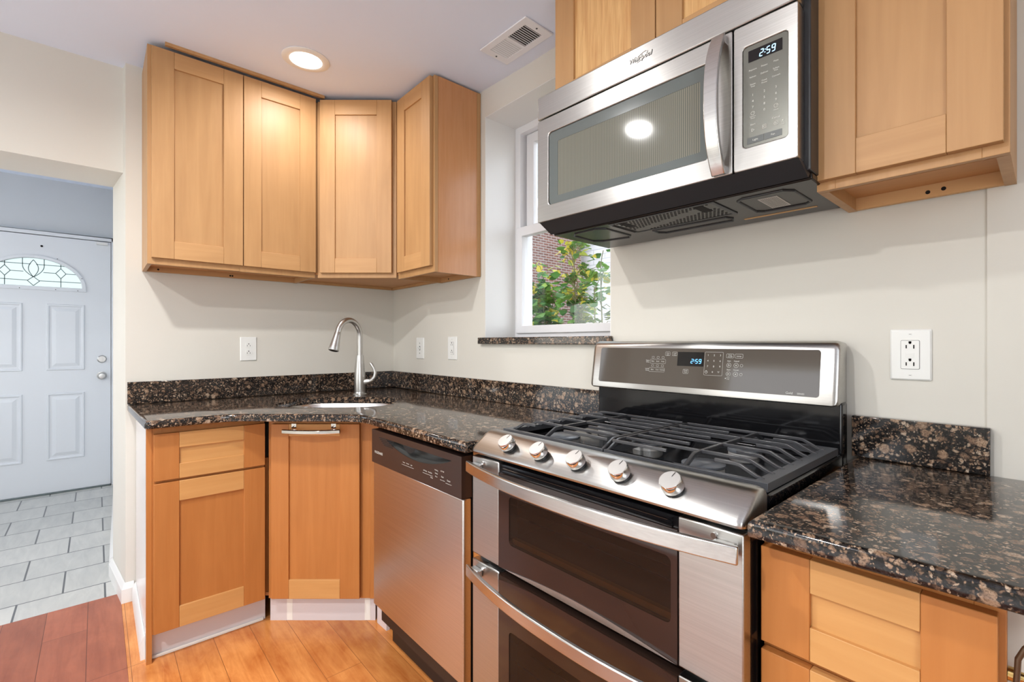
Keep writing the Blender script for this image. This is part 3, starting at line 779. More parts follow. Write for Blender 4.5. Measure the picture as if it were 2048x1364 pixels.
# wall cabinet at the right of the microwave
t = thing('wall_cabinet', 'upper maple cabinet at the far right beside the microwave', 'cabinet', (2.4868, -0.2605), 0, 'maple wall cabinets', base=1.532)
w_, zb, zt, dep = 0.2945, 1.532, 2.446, 0.2525
g = G().box(0, 0.018, 0.019, dep, zb, zt).box(w_ - 0.018, w_, 0.019, dep, zb, zt).box(0.018, w_ - 0.018, 0.019, dep, zt - 0.016, zt).box(0.018, w_ - 0.018, dep - 0.006, dep, 1.575, zt - 0.016)
part(g, 'carcass', 'maple_v', t)
part(G().box(0.018, w_ - 0.018, 0.019, dep - 0.006, 1.562, 1.575), 'bottom_panel', 'maple_in', t)
hr = part(G().box(0.018, w_ - 0.018, dep - 0.014, dep, zb + 0.001, 1.562), 'hanging_rail', 'ply', t)
holes(t, hr, [(0.155, 1.545), (0.182, 1.547)], dep - 0.014)
frame_rects(t, [(0, 0.035, zb, zt), (w_ - 0.035, w_, zb, zt), (0.035, w_ - 0.035, zb, 1.575), (0.035, w_ - 0.035, 2.41, zt)])
shaker(t, 'door', 0.002, 0.2875, 1.550, 2.440, 0.073, 0.0735, 0.075, 0.072)

# base cabinet at the left end
t = thing('base_cabinet', 'left base cabinet with a drawer over a door and a white end panel', 'cabinet', (0.61, -1.300), 90, 'maple base cabinets')
w_, dep = 0.383, 0.605
g = G().box(0, 0.016, 0.019, dep, 0.105, 0.882).box(w_ - 0.016, w_, 0.019, dep, 0.105, 0.882).box(0.016, w_ - 0.016, 0.019, dep, 0.105, 0.121).box(0.016, w_ - 0.016, dep - 0.006, dep, 0.121, 0.882)
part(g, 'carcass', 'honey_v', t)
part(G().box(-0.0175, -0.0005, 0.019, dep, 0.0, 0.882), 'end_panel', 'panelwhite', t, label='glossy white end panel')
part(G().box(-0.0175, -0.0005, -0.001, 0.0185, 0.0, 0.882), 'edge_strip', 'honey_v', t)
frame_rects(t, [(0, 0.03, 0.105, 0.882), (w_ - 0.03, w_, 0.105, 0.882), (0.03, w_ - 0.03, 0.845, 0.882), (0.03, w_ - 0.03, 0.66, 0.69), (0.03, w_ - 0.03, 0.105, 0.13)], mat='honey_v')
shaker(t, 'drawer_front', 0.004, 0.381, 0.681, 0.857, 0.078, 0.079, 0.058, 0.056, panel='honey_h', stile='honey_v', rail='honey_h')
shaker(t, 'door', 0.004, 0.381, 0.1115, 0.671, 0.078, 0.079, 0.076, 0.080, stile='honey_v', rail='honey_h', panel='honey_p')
tk = part(G().box(0.0, w_ + 0.012, 0.036, 0.052, 0.0, 0.104), 'toe_kick', 'toekick', t)
part(G().box(0.0, w_ + 0.004, 0.026, 0.0355, 0.0, 0.012), 'caulk_strip', 'caulk', tk, bevel=0.003)
bb = [(u, -0.018 - o, z) for u in (0.012, dep - 0.022) for o, z in base_profile(0.088, 0.014)]
k = len(bb) // 2
part(G().loft([[(p[0], p[1], p[2]) for p in [(0, 0, 0)] * 0] or [(-0.018 - o, u, z) for o, z in base_profile(0.088, 0.014)] for u in (0.045, dep - 0.020)], True, True, True), 'skirting', 'white', t, smooth=30)

# diagonal sink base
O = (0.6314, -0.8871)
t = thing('base_cabinet', 'corner sink base cabinet with one diagonal maple door', 'cabinet', O, ANG, 'maple base cabinets')
poly = [toL(O, p) for p in [(0.006, -0.909), (0.585, -0.909), (0.605, -0.885), (0.898, -0.549), (0.925, -0.530), (0.925, -0.006), (0.006, -0.006)]]
part(G().prism(poly, 0.106, 0.12), 'bottom_panel', 'maple_in', t)
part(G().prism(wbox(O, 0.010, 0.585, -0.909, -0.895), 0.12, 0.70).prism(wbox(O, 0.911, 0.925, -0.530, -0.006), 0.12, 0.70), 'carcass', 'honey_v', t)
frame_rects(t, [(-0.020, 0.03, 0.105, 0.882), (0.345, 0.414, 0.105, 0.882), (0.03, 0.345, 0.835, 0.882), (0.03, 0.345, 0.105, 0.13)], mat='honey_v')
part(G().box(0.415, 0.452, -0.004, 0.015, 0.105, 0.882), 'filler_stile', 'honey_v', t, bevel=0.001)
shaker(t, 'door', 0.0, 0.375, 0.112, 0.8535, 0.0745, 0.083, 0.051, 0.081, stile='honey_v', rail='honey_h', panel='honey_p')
tk = part(G().box(-0.022, 0.432, 0.018, 0.033, 0.0, 0.104), 'toe_kick', 'toekick', t)
part(G().prism([toL(O, p) for p in ((0.925, -0.553), (1.005, -0.550), (1.005, -0.535), (0.925, -0.535))], 0, 0.104), 'toe_return', 'toekick', t)
for x in (0.05, 0.386): part(G().box(x, x + 0.024, 0.0172, 0.0178, 0.002, 0.10), 'caulk_patch', 'caulk', tk)

# drawer base right of the range
t = thing('base_cabinet', 'right base cabinet with a stack of maple drawers beside the range', 'cabinet', (2.4975, -0.5805), 0, 'maple base cabinets')
w_, dep = 0.293, 0.555
g = G().box(0, 0.016, 0.019, dep, 0.105, 0.882).box(w_ - 0.022, w_ - 0.006, 0.019, dep, 0.105, 0.882).box(0.016, w_ - 0.022, 0.019, dep, 0.105, 0.121).box(0.016, w_ - 0.022, dep - 0.006, dep, 0.121, 0.882)
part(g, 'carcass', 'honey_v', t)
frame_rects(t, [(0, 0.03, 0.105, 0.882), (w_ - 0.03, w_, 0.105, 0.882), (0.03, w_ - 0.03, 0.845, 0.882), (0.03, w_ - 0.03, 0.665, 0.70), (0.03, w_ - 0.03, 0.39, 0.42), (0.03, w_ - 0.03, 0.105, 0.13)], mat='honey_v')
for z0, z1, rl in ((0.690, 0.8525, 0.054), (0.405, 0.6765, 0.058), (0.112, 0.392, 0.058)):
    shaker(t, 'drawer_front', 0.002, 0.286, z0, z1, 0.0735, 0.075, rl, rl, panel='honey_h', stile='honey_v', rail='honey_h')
part(G().box(0, w_ - 0.006, 0.07, 0.085, 0, 0.104), 'toe_kick', 'toekick', t)
tag(G().box(2.7862, 3.3, -0.545, -0.0225, 0, 0.883).build('wall_knee', M['wall']), 'white half wall under the right end of the counter', 'wall', kind=ST)
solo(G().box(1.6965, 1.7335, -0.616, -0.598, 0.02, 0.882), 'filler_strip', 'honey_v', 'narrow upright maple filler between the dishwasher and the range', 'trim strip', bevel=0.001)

# ------------------------------------------------------------------ counters
def fillet(pts, radii, n=10):
    out = []; m = len(pts)
    for i in range(m):
        p = Vector(pts[i]); r = radii[i]
        if not r: out.append((p.x, p.y)); continue
        a = (Vector(pts[i - 1]) - p).normalized(); b = (Vector(pts[(i + 1) % m]) - p).normalized()
        half = a.angle(b) / 2; tl = r / math.tan(half); c = p + (a + b).normalized() * (r / sin(half))
        s, e = p + a * tl, p + b * tl
        a0 = math.atan2(s.y - c.y, s.x - c.x); a1 = math.atan2(e.y - c.y, e.x - c.x)
        dlt = (a1 - a0 + pi) % (2 * pi) - pi
        out += [(c.x + r * cos(a0 + dlt * k / n), c.y + r * sin(a0 + dlt * k / n)) for k in range(n + 1)]
    return out
def inset(pts, d):
    m = len(pts); out = []
    area = sum(pts[i][0] * pts[(i + 1) % m][1] - pts[(i + 1) % m][0] * pts[i][1] for i in range(m)); sg = 1 if area > 0 else -1
    for i in range(m):
        p, q, r = Vector(pts[i - 1]), Vector(pts[i]), Vector(pts[(i + 1) % m])
        u, v = (q - p).normalized(), (r - q).normalized()
        n1, n2 = Vector((-u.y, u.x)) * sg, Vector((-v.y, v.x)) * sg
        n = (n1 + n2).normalized(); k = 1 / max(0.4, n.dot(n1)); out.append((q.x + n.x * d * k, q.y + n.y * d * k))
    return out
def slab(pts, hole, z0, z1, r=0.011, er=0.004):
    """stone slab with rounded edges and an optional cut-out"""
    g = G(); prof = []
    for k in range(6):
        a = pi / 2 * k / 5; prof.append((r * (1 - sin(a)), z1 - r * (1 - cos(a))))
    prof = [(d, z) for d, z in prof] + [(er * (1 - cos(pi / 2 * k / 3)), z0 + er * (1 - sin(pi / 2 * k / 3))) for k in range(4)]
    rings = [[(p[0], p[1], z) for p in (inset(pts, d) if d > 1e-6 else pts)] for d, z in prof]
    g.loft(rings, True)
    for ring_, zz in ((rings[0], z1), (rings[-1], z0)):
        loops = [[Vector((p[0], p[1], 0)) for p in ring_]]
        if hole: loops.append([Vector((p[0], p[1], 0)) for p in hole])
        tri = tessellate_polygon(loops)
        g.add([(p.x, p.y, zz) for l in loops for p in l], [tuple(q) for q in tri])
    if hole: g.loft([[(p[0], p[1], z1) for p in hole], [(p[0], p[1], z0) for p in hole]], True)
    return g
def from_diag(s, n): # s along the diagonal face, n out from the corner
    return (s * ca + n * sa, s * sa - n * ca)
def superell(cx, cn, a, b, e, n=48):
    out = []
    for k in range(n):
        q = 2 * pi * k / n; c_, s_ = cos(q), sin(q)
        out.append(from_diag(cx + a * math.copysign(abs(c_) ** (2 / e), c_), cn + b * math.copysign(abs(s_) ** (2 / e), s_)))
    return out
SCX, SCN, SA, SB = -0.055, 0.800, 0.272, 0.205
hole = superell(SCX, SCN, SA, SB, 3.2)
outl = fillet([(0.0035, -1.3495), (0.665, -1.3245), (0.665, -1.055), (1.020, -0.668), (1.7290, -0.668), (1.7290, -0.0035), (0.0035, -0.0035)], [0, 0.02, 0.16, 0.16, 0, 0, 0])
ctr = slab(outl, hole, 0.884, 0.914)
solo(ctr, 'countertop', 'granite', 'long dark brown granite countertop holding the corner sink', 'countertop', group='granite countertops', smooth=40)
solo(slab([(2.503, -0.662), (3.25, -0.640), (3.25, -0.0085), (2.503, -0.0035)], None, 0.884, 0.914), 'countertop', 'granite', 'short dark brown granite countertop right of the range', 'countertop', group='granite countertops', smooth=40)
solo(G().box(0.0005, 0.0205, -1.3495, -0.001, 0.9145, 1.0165), 'backsplash', 'granite', 'granite backsplash strip along the left wall behind the faucet', 'backsplash', group='granite backsplashes', bevel=0.002)
solo(G().box(0.021, 1.7290, -0.0205, -0.0005, 0.9145, 1.0165), 'backsplash', 'granite', 'granite backsplash strip under the window left of the range', 'backsplash', group='granite backsplashes', bevel=0.002)
solo(G().box(2.497, 2.743, -0.0275, -0.0068, 0.9145, 1.0165), 'backsplash', 'granite', 'short granite backsplash under the wide white outlet right of the range', 'backsplash', group='granite backsplashes', bevel=0.002)

# ------------------------------------------------------------------ sink and faucet
g = G(); rings = []
for k_, z in ((1.03, 0.8835), (1.0, 0.880), (0.985, 0.85), (0.97, 0.78), (0.95, 0.735), (0.90, 0.722), (0.80, 0.718), (0.25, 0.714)):
    rings.append([(p[0], p[1], z) for p in superell(SCX, SCN, SA * k_, SB * k_, 3.2)])
g.loft(rings, True, False, True)
for r_ in [[(p[0], p[1], 0.8832) for p in superell(SCX, SCN, SA * 1.10, SB * 1.12, 3.2)]]:
    g.loft([r_, rings[0]], True)
sk = solo(g, 'corner_sink', 'sinksteel', 'undermount steel sink set in the corner countertop', 'sink', smooth=60)
c = from_diag(SCX, SCN)
g = G().lathe([(0.045, 0.0), (0.045, 0.003), (0.034, 0.004), (0.028, 0.0015), (0.0, 0.001)], (c[0], c[1], 0.7145), (0, 0, 1), 24)
o = g.build('drain', M['chrome'], sk, shift=tuple(sk.location), smooth=40)

FX, FY = from_diag(-0.055, 0.512)
t = thing('kitchen_faucet', 'brushed nickel gooseneck faucet with pull-down spray behind the corner sink', 'faucet', (FX, FY), ANG, base=0.9145)
part(G().lathe([(0.036, 0), (0.036, 0.006), (0.030, 0.010), (0.0285, 0.020)], (0, 0, 0.9145), n=32), 'base_flange', 'nickel', t, smooth=40)
part(G().lathe([(0.0285, 0), (0.0300, 0.05), (0.0298, 0.09), (0.0262, 0.135), (0.0212, 0.19), (0.0195, 0.205), (0.0145, 0.2055)], (0, 0, 0.926), n=32), 'faucet_body', 'nickel', t, smooth=40)
a = radians(-112); ux, uy = cos(a), sin(a)   # direction the spout swings to, in the faucet frame
H0, H1, R = 1.125, 1.232, 0.085
pts = [(0, 0, H0 + (H1 - H0) * k / 4) for k in range(5)]
for k in range(1, 15):
    q = pi * 0.93 * k / 14; pts.append((ux * R * (1 - cos(q)), uy * R * (1 - cos(q)), H1 + 0.085 * sin(q)))
part(G().tube(pts, [0.0148] * len(pts), 20), 'gooseneck', 'nickel', t, smooth=60)
e = Vector(pts[-1]); dn = (Vector(pts[-1]) - Vector(pts[-2])).normalized()
sp = part(G().lathe([(0.0148, -0.002), (0.0162, 0.002), (0.0175, 0.02), (0.0240, 0.075), (0.0260, 0.088), (0.0250, 0.096), (0.020, 0.098)], e, dn, 28), 'spray_head', 'nickel', t, smooth=40)
part(G().lathe([(0.019, 0.0982), (0.0, 0.0984)], e, dn, 24, False, False), 'spray_face', 'blackmat', sp)
b0 = Vector((0.022, 0, 0.985))
part(G().lathe([(0.016, 0), (0.015, 0.02), (0.011, 0.034)], b0, Vector((1, 0, 0.15)), 20), 'handle_hub', 'nickel', t, smooth=50)
hp = [b0 + Vector(v) for v in ((0.028, 0, 0.004), (0.045, 0, 0.012), (0.058, 0, 0.028), (0.062, 0, 0.05), (0.054, 0, 0.075), (0.040, 0, 0.098), (0.034, 0, 0.104))]
part(G().tube(hp, [0.012, 0.0115, 0.0105, 0.009, 0.008, 0.0075, 0.005], 14), 'lever_handle', 'nickel', t, smooth=60)

# towel bar hooked over the sink-base door
t = thing('towel_bar', 'chrome towel bar hooked over the corner sink cabinet door', 'towel bar', (0.6314, -0.8871), ANG, base=0.80)
yb = -0.0203
for x in (0.098, 0.266):
    g = G().box(x - 0.010, x + 0.010, yb - 0.0018, yb, 0.836, 0.8555).box(x - 0.010, x + 0.010, yb - 0.0015, -0.0002, 0.8543, 0.8556)
    g.bar([(x, yb - 0.001, 0.842), (x, yb - 0.010, 0.834), (x, yb - 0.030, 0.831)], 0.014, 0.004, (1, 0, 0.001))
    part(g, 'hook', 'chrome', t)
g = G()
pts = []
for k in range(13):
    q = k / 12; x = 0.060 + 0.244 * q; pts.append((x, yb - 0.026 - 0.020 * (1 - (2 * q - 1) ** 2) , 0.8275))
g.bar(pts, 0.014, 0.0195, (0, 0, 1)); part(g, 'rail', 'chrome', t, bevel=0.004, smooth=50)
# ------------------------------------------------------------------ dishwasher
t = thing('dishwasher', 'stainless dishwasher with a black control panel under the counter', 'dishwasher', (1.097, -0.650), 0)
W = 0.5965
part(G().box(0.004, W - 0.004, 0.032, 0.58, 0.115, 0.866), 'tub', 'blackmat', t)
part(G().box(0.0, W, 0.0, 0.031, 0.190, 0.7395), 'door_panel', 'steel_door', t, bevel=0.004)
PZ0, PZ1 = 0.741, 0.866
top_ = [(0.115 + 0.43 * k / 20, 0.845) for k in range(21)]
arc_ = [(0.545 - 0.43 * k / 20, 0.845 - 0.040 * sin(pi * (k / 20)) ** 0.8) for k in range(1, 20)]
pocket = top_ + arc_
g = G(); prism_holes(g, rect(0, PZ0, W, PZ1), [pocket], -0.006, 0.0315, 'y')
cp = part(g, 'control_panel', 'dwblack', t, label='black dishwasher control panel', smooth=30)
g = G()   # scooped recess behind the pocket opening
n = len(pocket); cx, cz = 0.33, 0.838
rings = [[(p[0], -0.004, p[1]) for p in pocket], [(cx + (p[0] - cx) * 0.9, 0.016, cz + (p[1] - cz) * 0.8) for p in pocket], [(cx + (p[0] - cx) * 0.7, 0.026, cz + (p[1] - cz) * 0.5) for p in pocket]]
g.loft(rings, True, False, True); part(g, 'handle_pocket', 'dwpocket', cp, smooth=50)
g = G(); g.prism([(0.245 + 0.09 * k / 10, 0.843) for k in range(11)] + [(0.335 - 0.09 * k / 10, 0.843 - 0.020 * sin(pi * k / 10)) for k in range(1, 10)], -0.0068, -0.0061, 'y')
part(g, 'latch_opening', 'hole', cp)
g = G()
for k in range(5):
    z = 0.843 - 0.0058 * k; g.box(0.062 + 0.010 * k, 0.180 - 0.002 * k, -0.0068, -0.0061, z - 0.0012, z + 0.0012)
part(g, 'vent_slots', 'hole', cp)
g = G()
text(g, 'FRIGIDAIRE', 0.058, -0.0066, 0.783, 0.0135, sx=0.98)
for x, s in ((0.253, 'Heavy'), (0.279, 'Normal'), (0.305, 'Light')): text(g, s, x, -0.0066, 0.785, 0.006)
for x, s in ((0.394, 'Hi-Temp'), (0.424, 'Heat Dry')): text(g, s, x, -0.0066, 0.785, 0.006)
text(g, 'Delay', 0.434, -0.0066, 0.771, 0.006)
for k, s in enumerate(('Washing', 'Drying', 'Clean')): text(g, s, 0.461, -0.0066, 0.800 - 0.010 * k, 0.0055)
for k in range(3): g.box(0.488 + 0.007 * k, 0.4895 + 0.007 * k, -0.0068, -0.0064, 0.801, 0.805)
text(g, 'Start', 0.496, -0.0066, 0.786, 0.007); text(g, 'Cancel', 0.530, -0.0066, 0.781, 0.0065)
for x0, x1, z0 in ((0.238, 0.320, 0.776), (0.378, 0.440, 0.776), (0.483, 0.509, 0.775), (0.514, 0.546, 0.771)): g.box(x0, x1, -0.0067, -0.0064, z0, z0 + 0.0006)
part(g, 'lettering', 'ink', cp)
part(G().box(0.012, W - 0.012, 0.075, 0.09, 0.02, 0.114), 'toe_panel', 'blackmat', t)
for x in (0.05, W - 0.05): part(G().cyl((x, 0.13, 0), (x, 0.13, 0.116), 0.014, 12), 'foot', 'blackmat', t)

# ------------------------------------------------------------------ range
RX, RY, W = 1.737, -0.650, 0.757
t = thing('gas_range', 'stainless double-oven gas range with five burners', 'stove', (RX, RY), 0)
g = G(); g.box(0.002, 0.020, 0.030, 0.60, 0.03, 0.884).box(W - 0.020, W - 0.002, 0.030, 0.60, 0.03, 0.884).box(0.020, W - 0.020, 0.585, 0.60, 0.03, 0.884)
g.box(0.020, W - 0.020, 0.030, 0.585, 0.872, 0.884).box(0.020, W - 0.020, 0.030, 0.060, 0.588, 0.602).box(0.020, W - 0.020, 0.030, 0.585, 0.03, 0.12)
part(g, 'body', 'black', t, label='black enamel range body')
for zc in ((0.625, 0.86), (0.14, 0.57)):
    g = G(); x0, x1, y0, y1, (z0, z1) = 0.05, W - 0.05, 0.034, 0.48, zc
    g.add([(x0, y0, z0), (x1, y0, z0), (x1, y1, z0), (x0, y1, z0), (x0, y0, z1), (x1, y0, z1), (x1, y1, z1), (x0, y1, z1)], [(0, 1, 2, 3), (4, 7, 6, 5), (1, 2, 6, 5), (2, 3, 7, 6), (3, 0, 4, 7)])
    cv = part(g, 'oven_cavity', 'ovencavity', t)
    g = G(); rz = z0 + (z1 - z0) * 0.42
    for k in range(9): yy = 0.06 + 0.05 * k; g.cyl((x0 + 0.004, yy, rz), (x1 - 0.004, yy, rz), 0.002, 6)
    g.cyl((x0 + 0.02, 0.05, rz), (x0 + 0.02, 0.47, rz), 0.003, 6).cyl((x1 - 0.02, 0.05, rz), (x1 - 0.02, 0.47, rz), 0.003, 6)
    part(g, 'oven_rack', 'chrome', cv)
GX0, GX1 = 0.119, 0.6365
def oven_door(z0, z1, wz0, wz1, louvre):
    win = rrect(0.162, wz0, 0.623, wz1, 0.012, 5)
    g = G(); prism_holes(g, rect(GX0 + 0.0006, z0 + 0.001, GX1 - 0.0006, z1 - (0.026 if louvre else 0.004)), [win], -0.0012, 0.029, 'y')
    d = part(g, 'oven_door', 'ovenblack', t, label='upper oven door' if louvre else 'lower oven door')
    for a_, b_ in ((0.002, GX0), (GX1, W - 0.002)): part(G().box(a_, b_, 0.0, 0.029, z0, z1), 'steel_panel', 'steel', d, bevel=0.003)
    part(G().prism(rrect(0.1615, wz0 - 0.0005, 0.6235, wz1 + 0.0005, 0.0125, 5), 0.0005, 0.005, 'y'), 'oven_window', 'ovenglass', d)
    part(G().box(0.163, 0.622, 0.010, 0.022, wz0 + 0.001, wz0 + 0.014), 'reflection_bar', 'goldrefl', d)  # gold bar painted in for the warm reflection along the glass foot
    if louvre:
        g = G().box(GX0 + 0.0006, GX1 - 0.0006, 0.004, 0.029, z1 - 0.0258, z1 - 0.002)
        for k in range(3): g.box(GX0 + 0.012, GX1 - 0.012, -0.001, 0.006, z1 - 0.024 + 0.0075 * k, z1 - 0.0205 + 0.0075 * k)
        part(g, 'vent_louvre', 'black', d)
        g = G().prism([(GX0 + 0.035 + 0.44 * k / 20, z1 - 0.009) for k in range(2)] and rrect(GX0 + 0.02, z1 - 0.0125, GX1 - 0.02, z1 - 0.0105, 0.0008, 2), -0.0016, -0.0011, 'y')
        part(g, 'bright_line', 'chrome', d)
        n = 24   # bright crescent at the foot of the upper door
        g = G().prism([(GX0 + 0.03 + (GX1 - GX0 - 0.034) * k / n, z0 + 0.0015) for k in range(n + 1)] + [(GX1 - 0.004 - (GX1 - GX0 - 0.034) * k / n, z0 + 0.0017 + 0.016 * sin(pi * k / n)) for k in range(1, n)], -0.0019, -0.0013, 'y')
        part(g, 'crescent_strip', 'steel_soft', d)
    zc = z1 - 0.028
    hp = []; m = 24
    for k in range(m + 1):
        u = 2 * k / m - 1; hp.append((W / 2 + u * (W / 2 - 0.003), -0.019 - 0.046 * (1 - abs(u) ** 2.2), zc))
    part(G().bar(hp, 0.011, 0.031), 'handle', 'steel_soft', d, bevel=0.003, seg=3, smooth=40)
    for x in (0.032, W - 0.032):
        o = part(G().box(x - 0.018, x + 0.018, -0.020, -0.0004, zc - 0.011, zc + 0.011), 'handle_post', 'nickel', d, bevel=0.003)
    for x in (0.052, W - 0.052): part(G().cyl((x, -0.0004, z1 - 0.014), (x, -0.004, z1 - 0.014), 0.005, 12), 'screw', 'chrome', d)
oven_door(0.603, 0.8795, 0.674, 0.800, True)
oven_door(0.150, 0.5870, 0.215, 0.450, False)
part(G().box(0.004, W - 0.004, 0.005, 0.03, 0.035, 0.146), 'kick_panel', 'black', t, bevel=0.003)
for x in (0.06, W - 0.06):
    for y in (0.09, 0.54): part(G().cyl((x, y, 0), (x, y, 0.032), 0.016, 12), 'levelling_foot', 'blackmat', t)

# sloping control panel with five knobs
prof = [(0.022, 0.8865), (0.004, 0.8865), (-0.004, 0.889), (-0.0065, 0.894), (-0.004, 0.901), (0.046, 0.9375), (0.056, 0.9425), (0.068, 0.9450), (0.082, 0.9445), (0.094, 0.940), (0.100, 0.930), (0.100, 0.8870)]
def prof_ring(x, k, dz=0.0):
    cy, cz = 0.055, 0.905
    return [(x, cy + (y - cy) * k, (cz + (z - cz) * k)) for y, z in prof]
g = G().loft([prof_ring(0.0, 0.82), prof_ring(0.0015, 0.90), prof_ring(0.006, 0.965), prof_ring(0.014, 1.0), prof_ring(W - 0.014, 1.0), prof_ring(W - 0.006, 0.965), prof_ring(W - 0.0015, 0.90), prof_ring(W, 0.82)], True, True, True)
mp_ = part(g, 'control_panel', 'steel', t, smooth=38, label='sloping steel knob panel')
fn = Vector((0, -0.0365, 0.050)).normalized()
for k in range(5):
    x = W / 2 + (k - 2) * 0.1195; b = Vector((x, 0.021, 0.9192))
    kn = part(G().lathe([(0.020, 0.0005), (0.020, 0.007), (0.018, 0.008)], b, fn, 28, True, True), 'burner_knob', 'blackmat', t, smooth=40)
    part(G().lathe([(0.0215, 0.0085), (0.0225, 0.010), (0.0215, 0.026), (0.0205, 0.0285)], b, fn, 36, True, False), 'knob_skirt', 'chrome', kn, smooth=40)
    part(G().lathe([(0.0207, 0.0284), (0.0200, 0.0292), (0.0, 0.0297)], b, fn, 36, False, False), 'knob_face', 'satin', kn, smooth=30)
    q = b + fn * 0.0299; up = Vector((0, 0.050, 0.0365)).normalized(); rtv = Vector((1, 0, 0))
    dr = (up * 0.94 + rtv * 0.20).normalized(); sd = dr.cross(fn)
    g = G().add([q + dr * 0.019 + sd * 0.0007, q + dr * 0.019 - sd * 0.0007, q + dr * 0.007 - sd * 0.0007, q + dr * 0.007 + sd * 0.0007], [(0, 1, 2, 3)])
    part(g, 'pointer_mark', 'blackmat', kn)

# cooktop
g = G(); R = []
for q, z in ((0, 0.885), (0, 0.9215), (0.004, 0.9245), (0.016, 0.9255), (0.022, 0.920), (0.030, 0.917)):
    R.append([(p[0], p[1], z) for p in rrect(0.001 + q, 0.1005 + q, W - 0.001 - q, 0.574 - q, 0.018, 5)])
g.loft(R, True, True, True); part(g, 'cooktop', 'black', t, smooth=40)
for x, y, r in ((0.172, 0.20, 0.046), (0.172, 0.405, 0.034), (0.585, 0.20, 0.046), (0.585, 0.405, 0.036), (0.379, 0.30, 0.040)):
    bn = part(G().lathe([(r * 0.95, 0), (r * 0.95, 0.010), (r * 0.8, 0.012)], (x, y, 0.9172), n=28), 'burner', 'satin', t, smooth=40)
    part(G().lathe([(r, 0.0122), (r, 0.017), (r * 0.85, 0.0195), (0, 0.020)], (x, y, 0.9172), n=28, cap1=False), 'burner_cap', 'burner', bn, smooth=40)
HZ, LZ = 0.9625, 0.9435
def grate(x0, x1, mirror):
    """cast-iron grate: low outer frame, two raised long bars and fingers; measured from its outer side"""
    X = (lambda u: x1 - u) if mirror else (lambda u: x0 + u)
    ya, yb_ = 0.112, 0.545
    wd = x1 - x0; uc = 0.168; ue = wd - 0.006
    g = G()
    inner_ = rect(min(X(0.026), X(wd - 0.0005)), ya + 0.013, max(X(0.026), X(wd - 0.0005)), yb_ - 0.020)
    prism_holes(g, rect(x0, ya, x1, yb_), [inner_], 0.9265, LZ - 0.0005)
    gr = part(g, 'grate', 'ironframe', t, bevel=0.003, label='black cast-iron grate')
    for u in (uc, ue):
        x = X(u)
        g = G().bar([(x, ya + 0.006, LZ - 0.006), (x, ya + 0.012, LZ - 0.004), (x, ya + 0.050, HZ - 0.004), (x, ya + 0.062, HZ - 0.003), (x, yb_ - 0.062, HZ - 0.003), (x, yb_ - 0.050, HZ - 0.004), (x, yb_ - 0.008, LZ - 0.006)], 0.0075, 0.010)
        part(g, 'long_bar', 'iron', gr, bevel=0.0015)
    for k in range(8):
        y = 0.140 + 0.0515 * k; burner_row = k % 2 == 0
        g = G().bar([(X(0.016), y, LZ - 0.004), (X(0.030), y, LZ + 0.0005), (X(0.062), y, HZ - 0.002), (X(0.074), y, HZ - 0.001), (X(uc - 0.056 if burner_row else uc), y, HZ - 0.001)], 0.006, 0.0075)
        part(g, 'finger_bar', 'iron', gr, bevel=0.0012)
        g = G().bar([(X(uc + 0.052 if burner_row else uc), y, HZ - 0.001), (X(ue), y, HZ - 0.001)], 0.006, 0.0075)
        part(g, 'finger_bar', 'iron', gr, bevel=0.0012)
grate(0.006, 0.377, False)
grate(0.380, 0.751, True)

# backguard
g = G().box(-0.003, 0.752, 0.5755, 0.622, 0.886, 1.050)
part(g, 'back_riser', 'black', t, bevel=0.006, seg=3)
bx0, bx1 = -0.020, 0.748
hp = [(0.556, 1.040), (0.552, 1.044), (0.552, 1.052), (0.572, 1.184), (0.577, 1.196), (0.588, 1.2035), (0.602, 1.205), (0.634, 1.202), (0.634, 1.040)]
cy, cz = 0.60, 1.12
def head(x, k): return [(x, cy + (y - cy) * k, cz + (z - cz) * k) for y, z in hp]
g = G().loft([head(bx0, 0.90), head(bx0 + 0.003, 0.96), head(bx0 + 0.012, 1.0), head(bx1 - 0.012, 1.0), head(bx1 - 0.003, 0.96), head(bx1, 0.90)], True, True, True)
bgd = part(g, 'backguard', 'steel', t, smooth=38, label='steel backguard with the clock and touch controls')
def lean(g, off):
    """lay flat pieces built at y=0 onto the leaning face"""
    h = G(); h.add([(x, 0.552 + (z - 1.052) * 0.020 / 0.132 + y - off, z) for x, y, z in g.v], g.f); return h
g = G().prism(rrect(0.016, 1.0615, 0.708, 1.1815, 0.008, 5), 0, 0.004, 'y')
part(lean(g, 0.0012), 'control_glass', 'bgglass', bgd)
g = G().prism(rect(0.318, 1.1275, 0.403, 1.1705), 0, 0.0006, 'y'); part(lean(g, 0.0021), 'display', 'display', bgd)
g = G(); digits(g, '2:59', 0.362, 0, 1.136, 0.0135, 0.0082); part(lean(g, 0.0027), 'clock_digits', 'led', bgd)
g = G()
def tx(s, x, z, h=0.0042, **k): text(g, s, x, 0, z, h, **k)
for r_ in ((0.2745, 1.158, 0.291, 1.170), (0.2985, 1.158, 0.315, 1.170), (0.222, 1.132, 0.277, 1.1455), (0.219, 1.1055, 0.275, 1.118), (0.339, 1.1045, 0.356, 1.1175), (0.406, 1.103, 0.461, 1.1715), (0.4705, 1.1555, 0.4915, 1.167), (0.495, 1.1555, 0.517, 1.167)):
    outline(g, rrect(*r_, 0.002, 2), 0, 0.0005)
tx('Oven', 0.283, 1.1655, 0.0045); tx('Light', 0.283, 1.161, 0.0045); tx('Cook', 0.307, 1.1655, 0.0045); tx('Time', 0.307, 1.161, 0.0045)
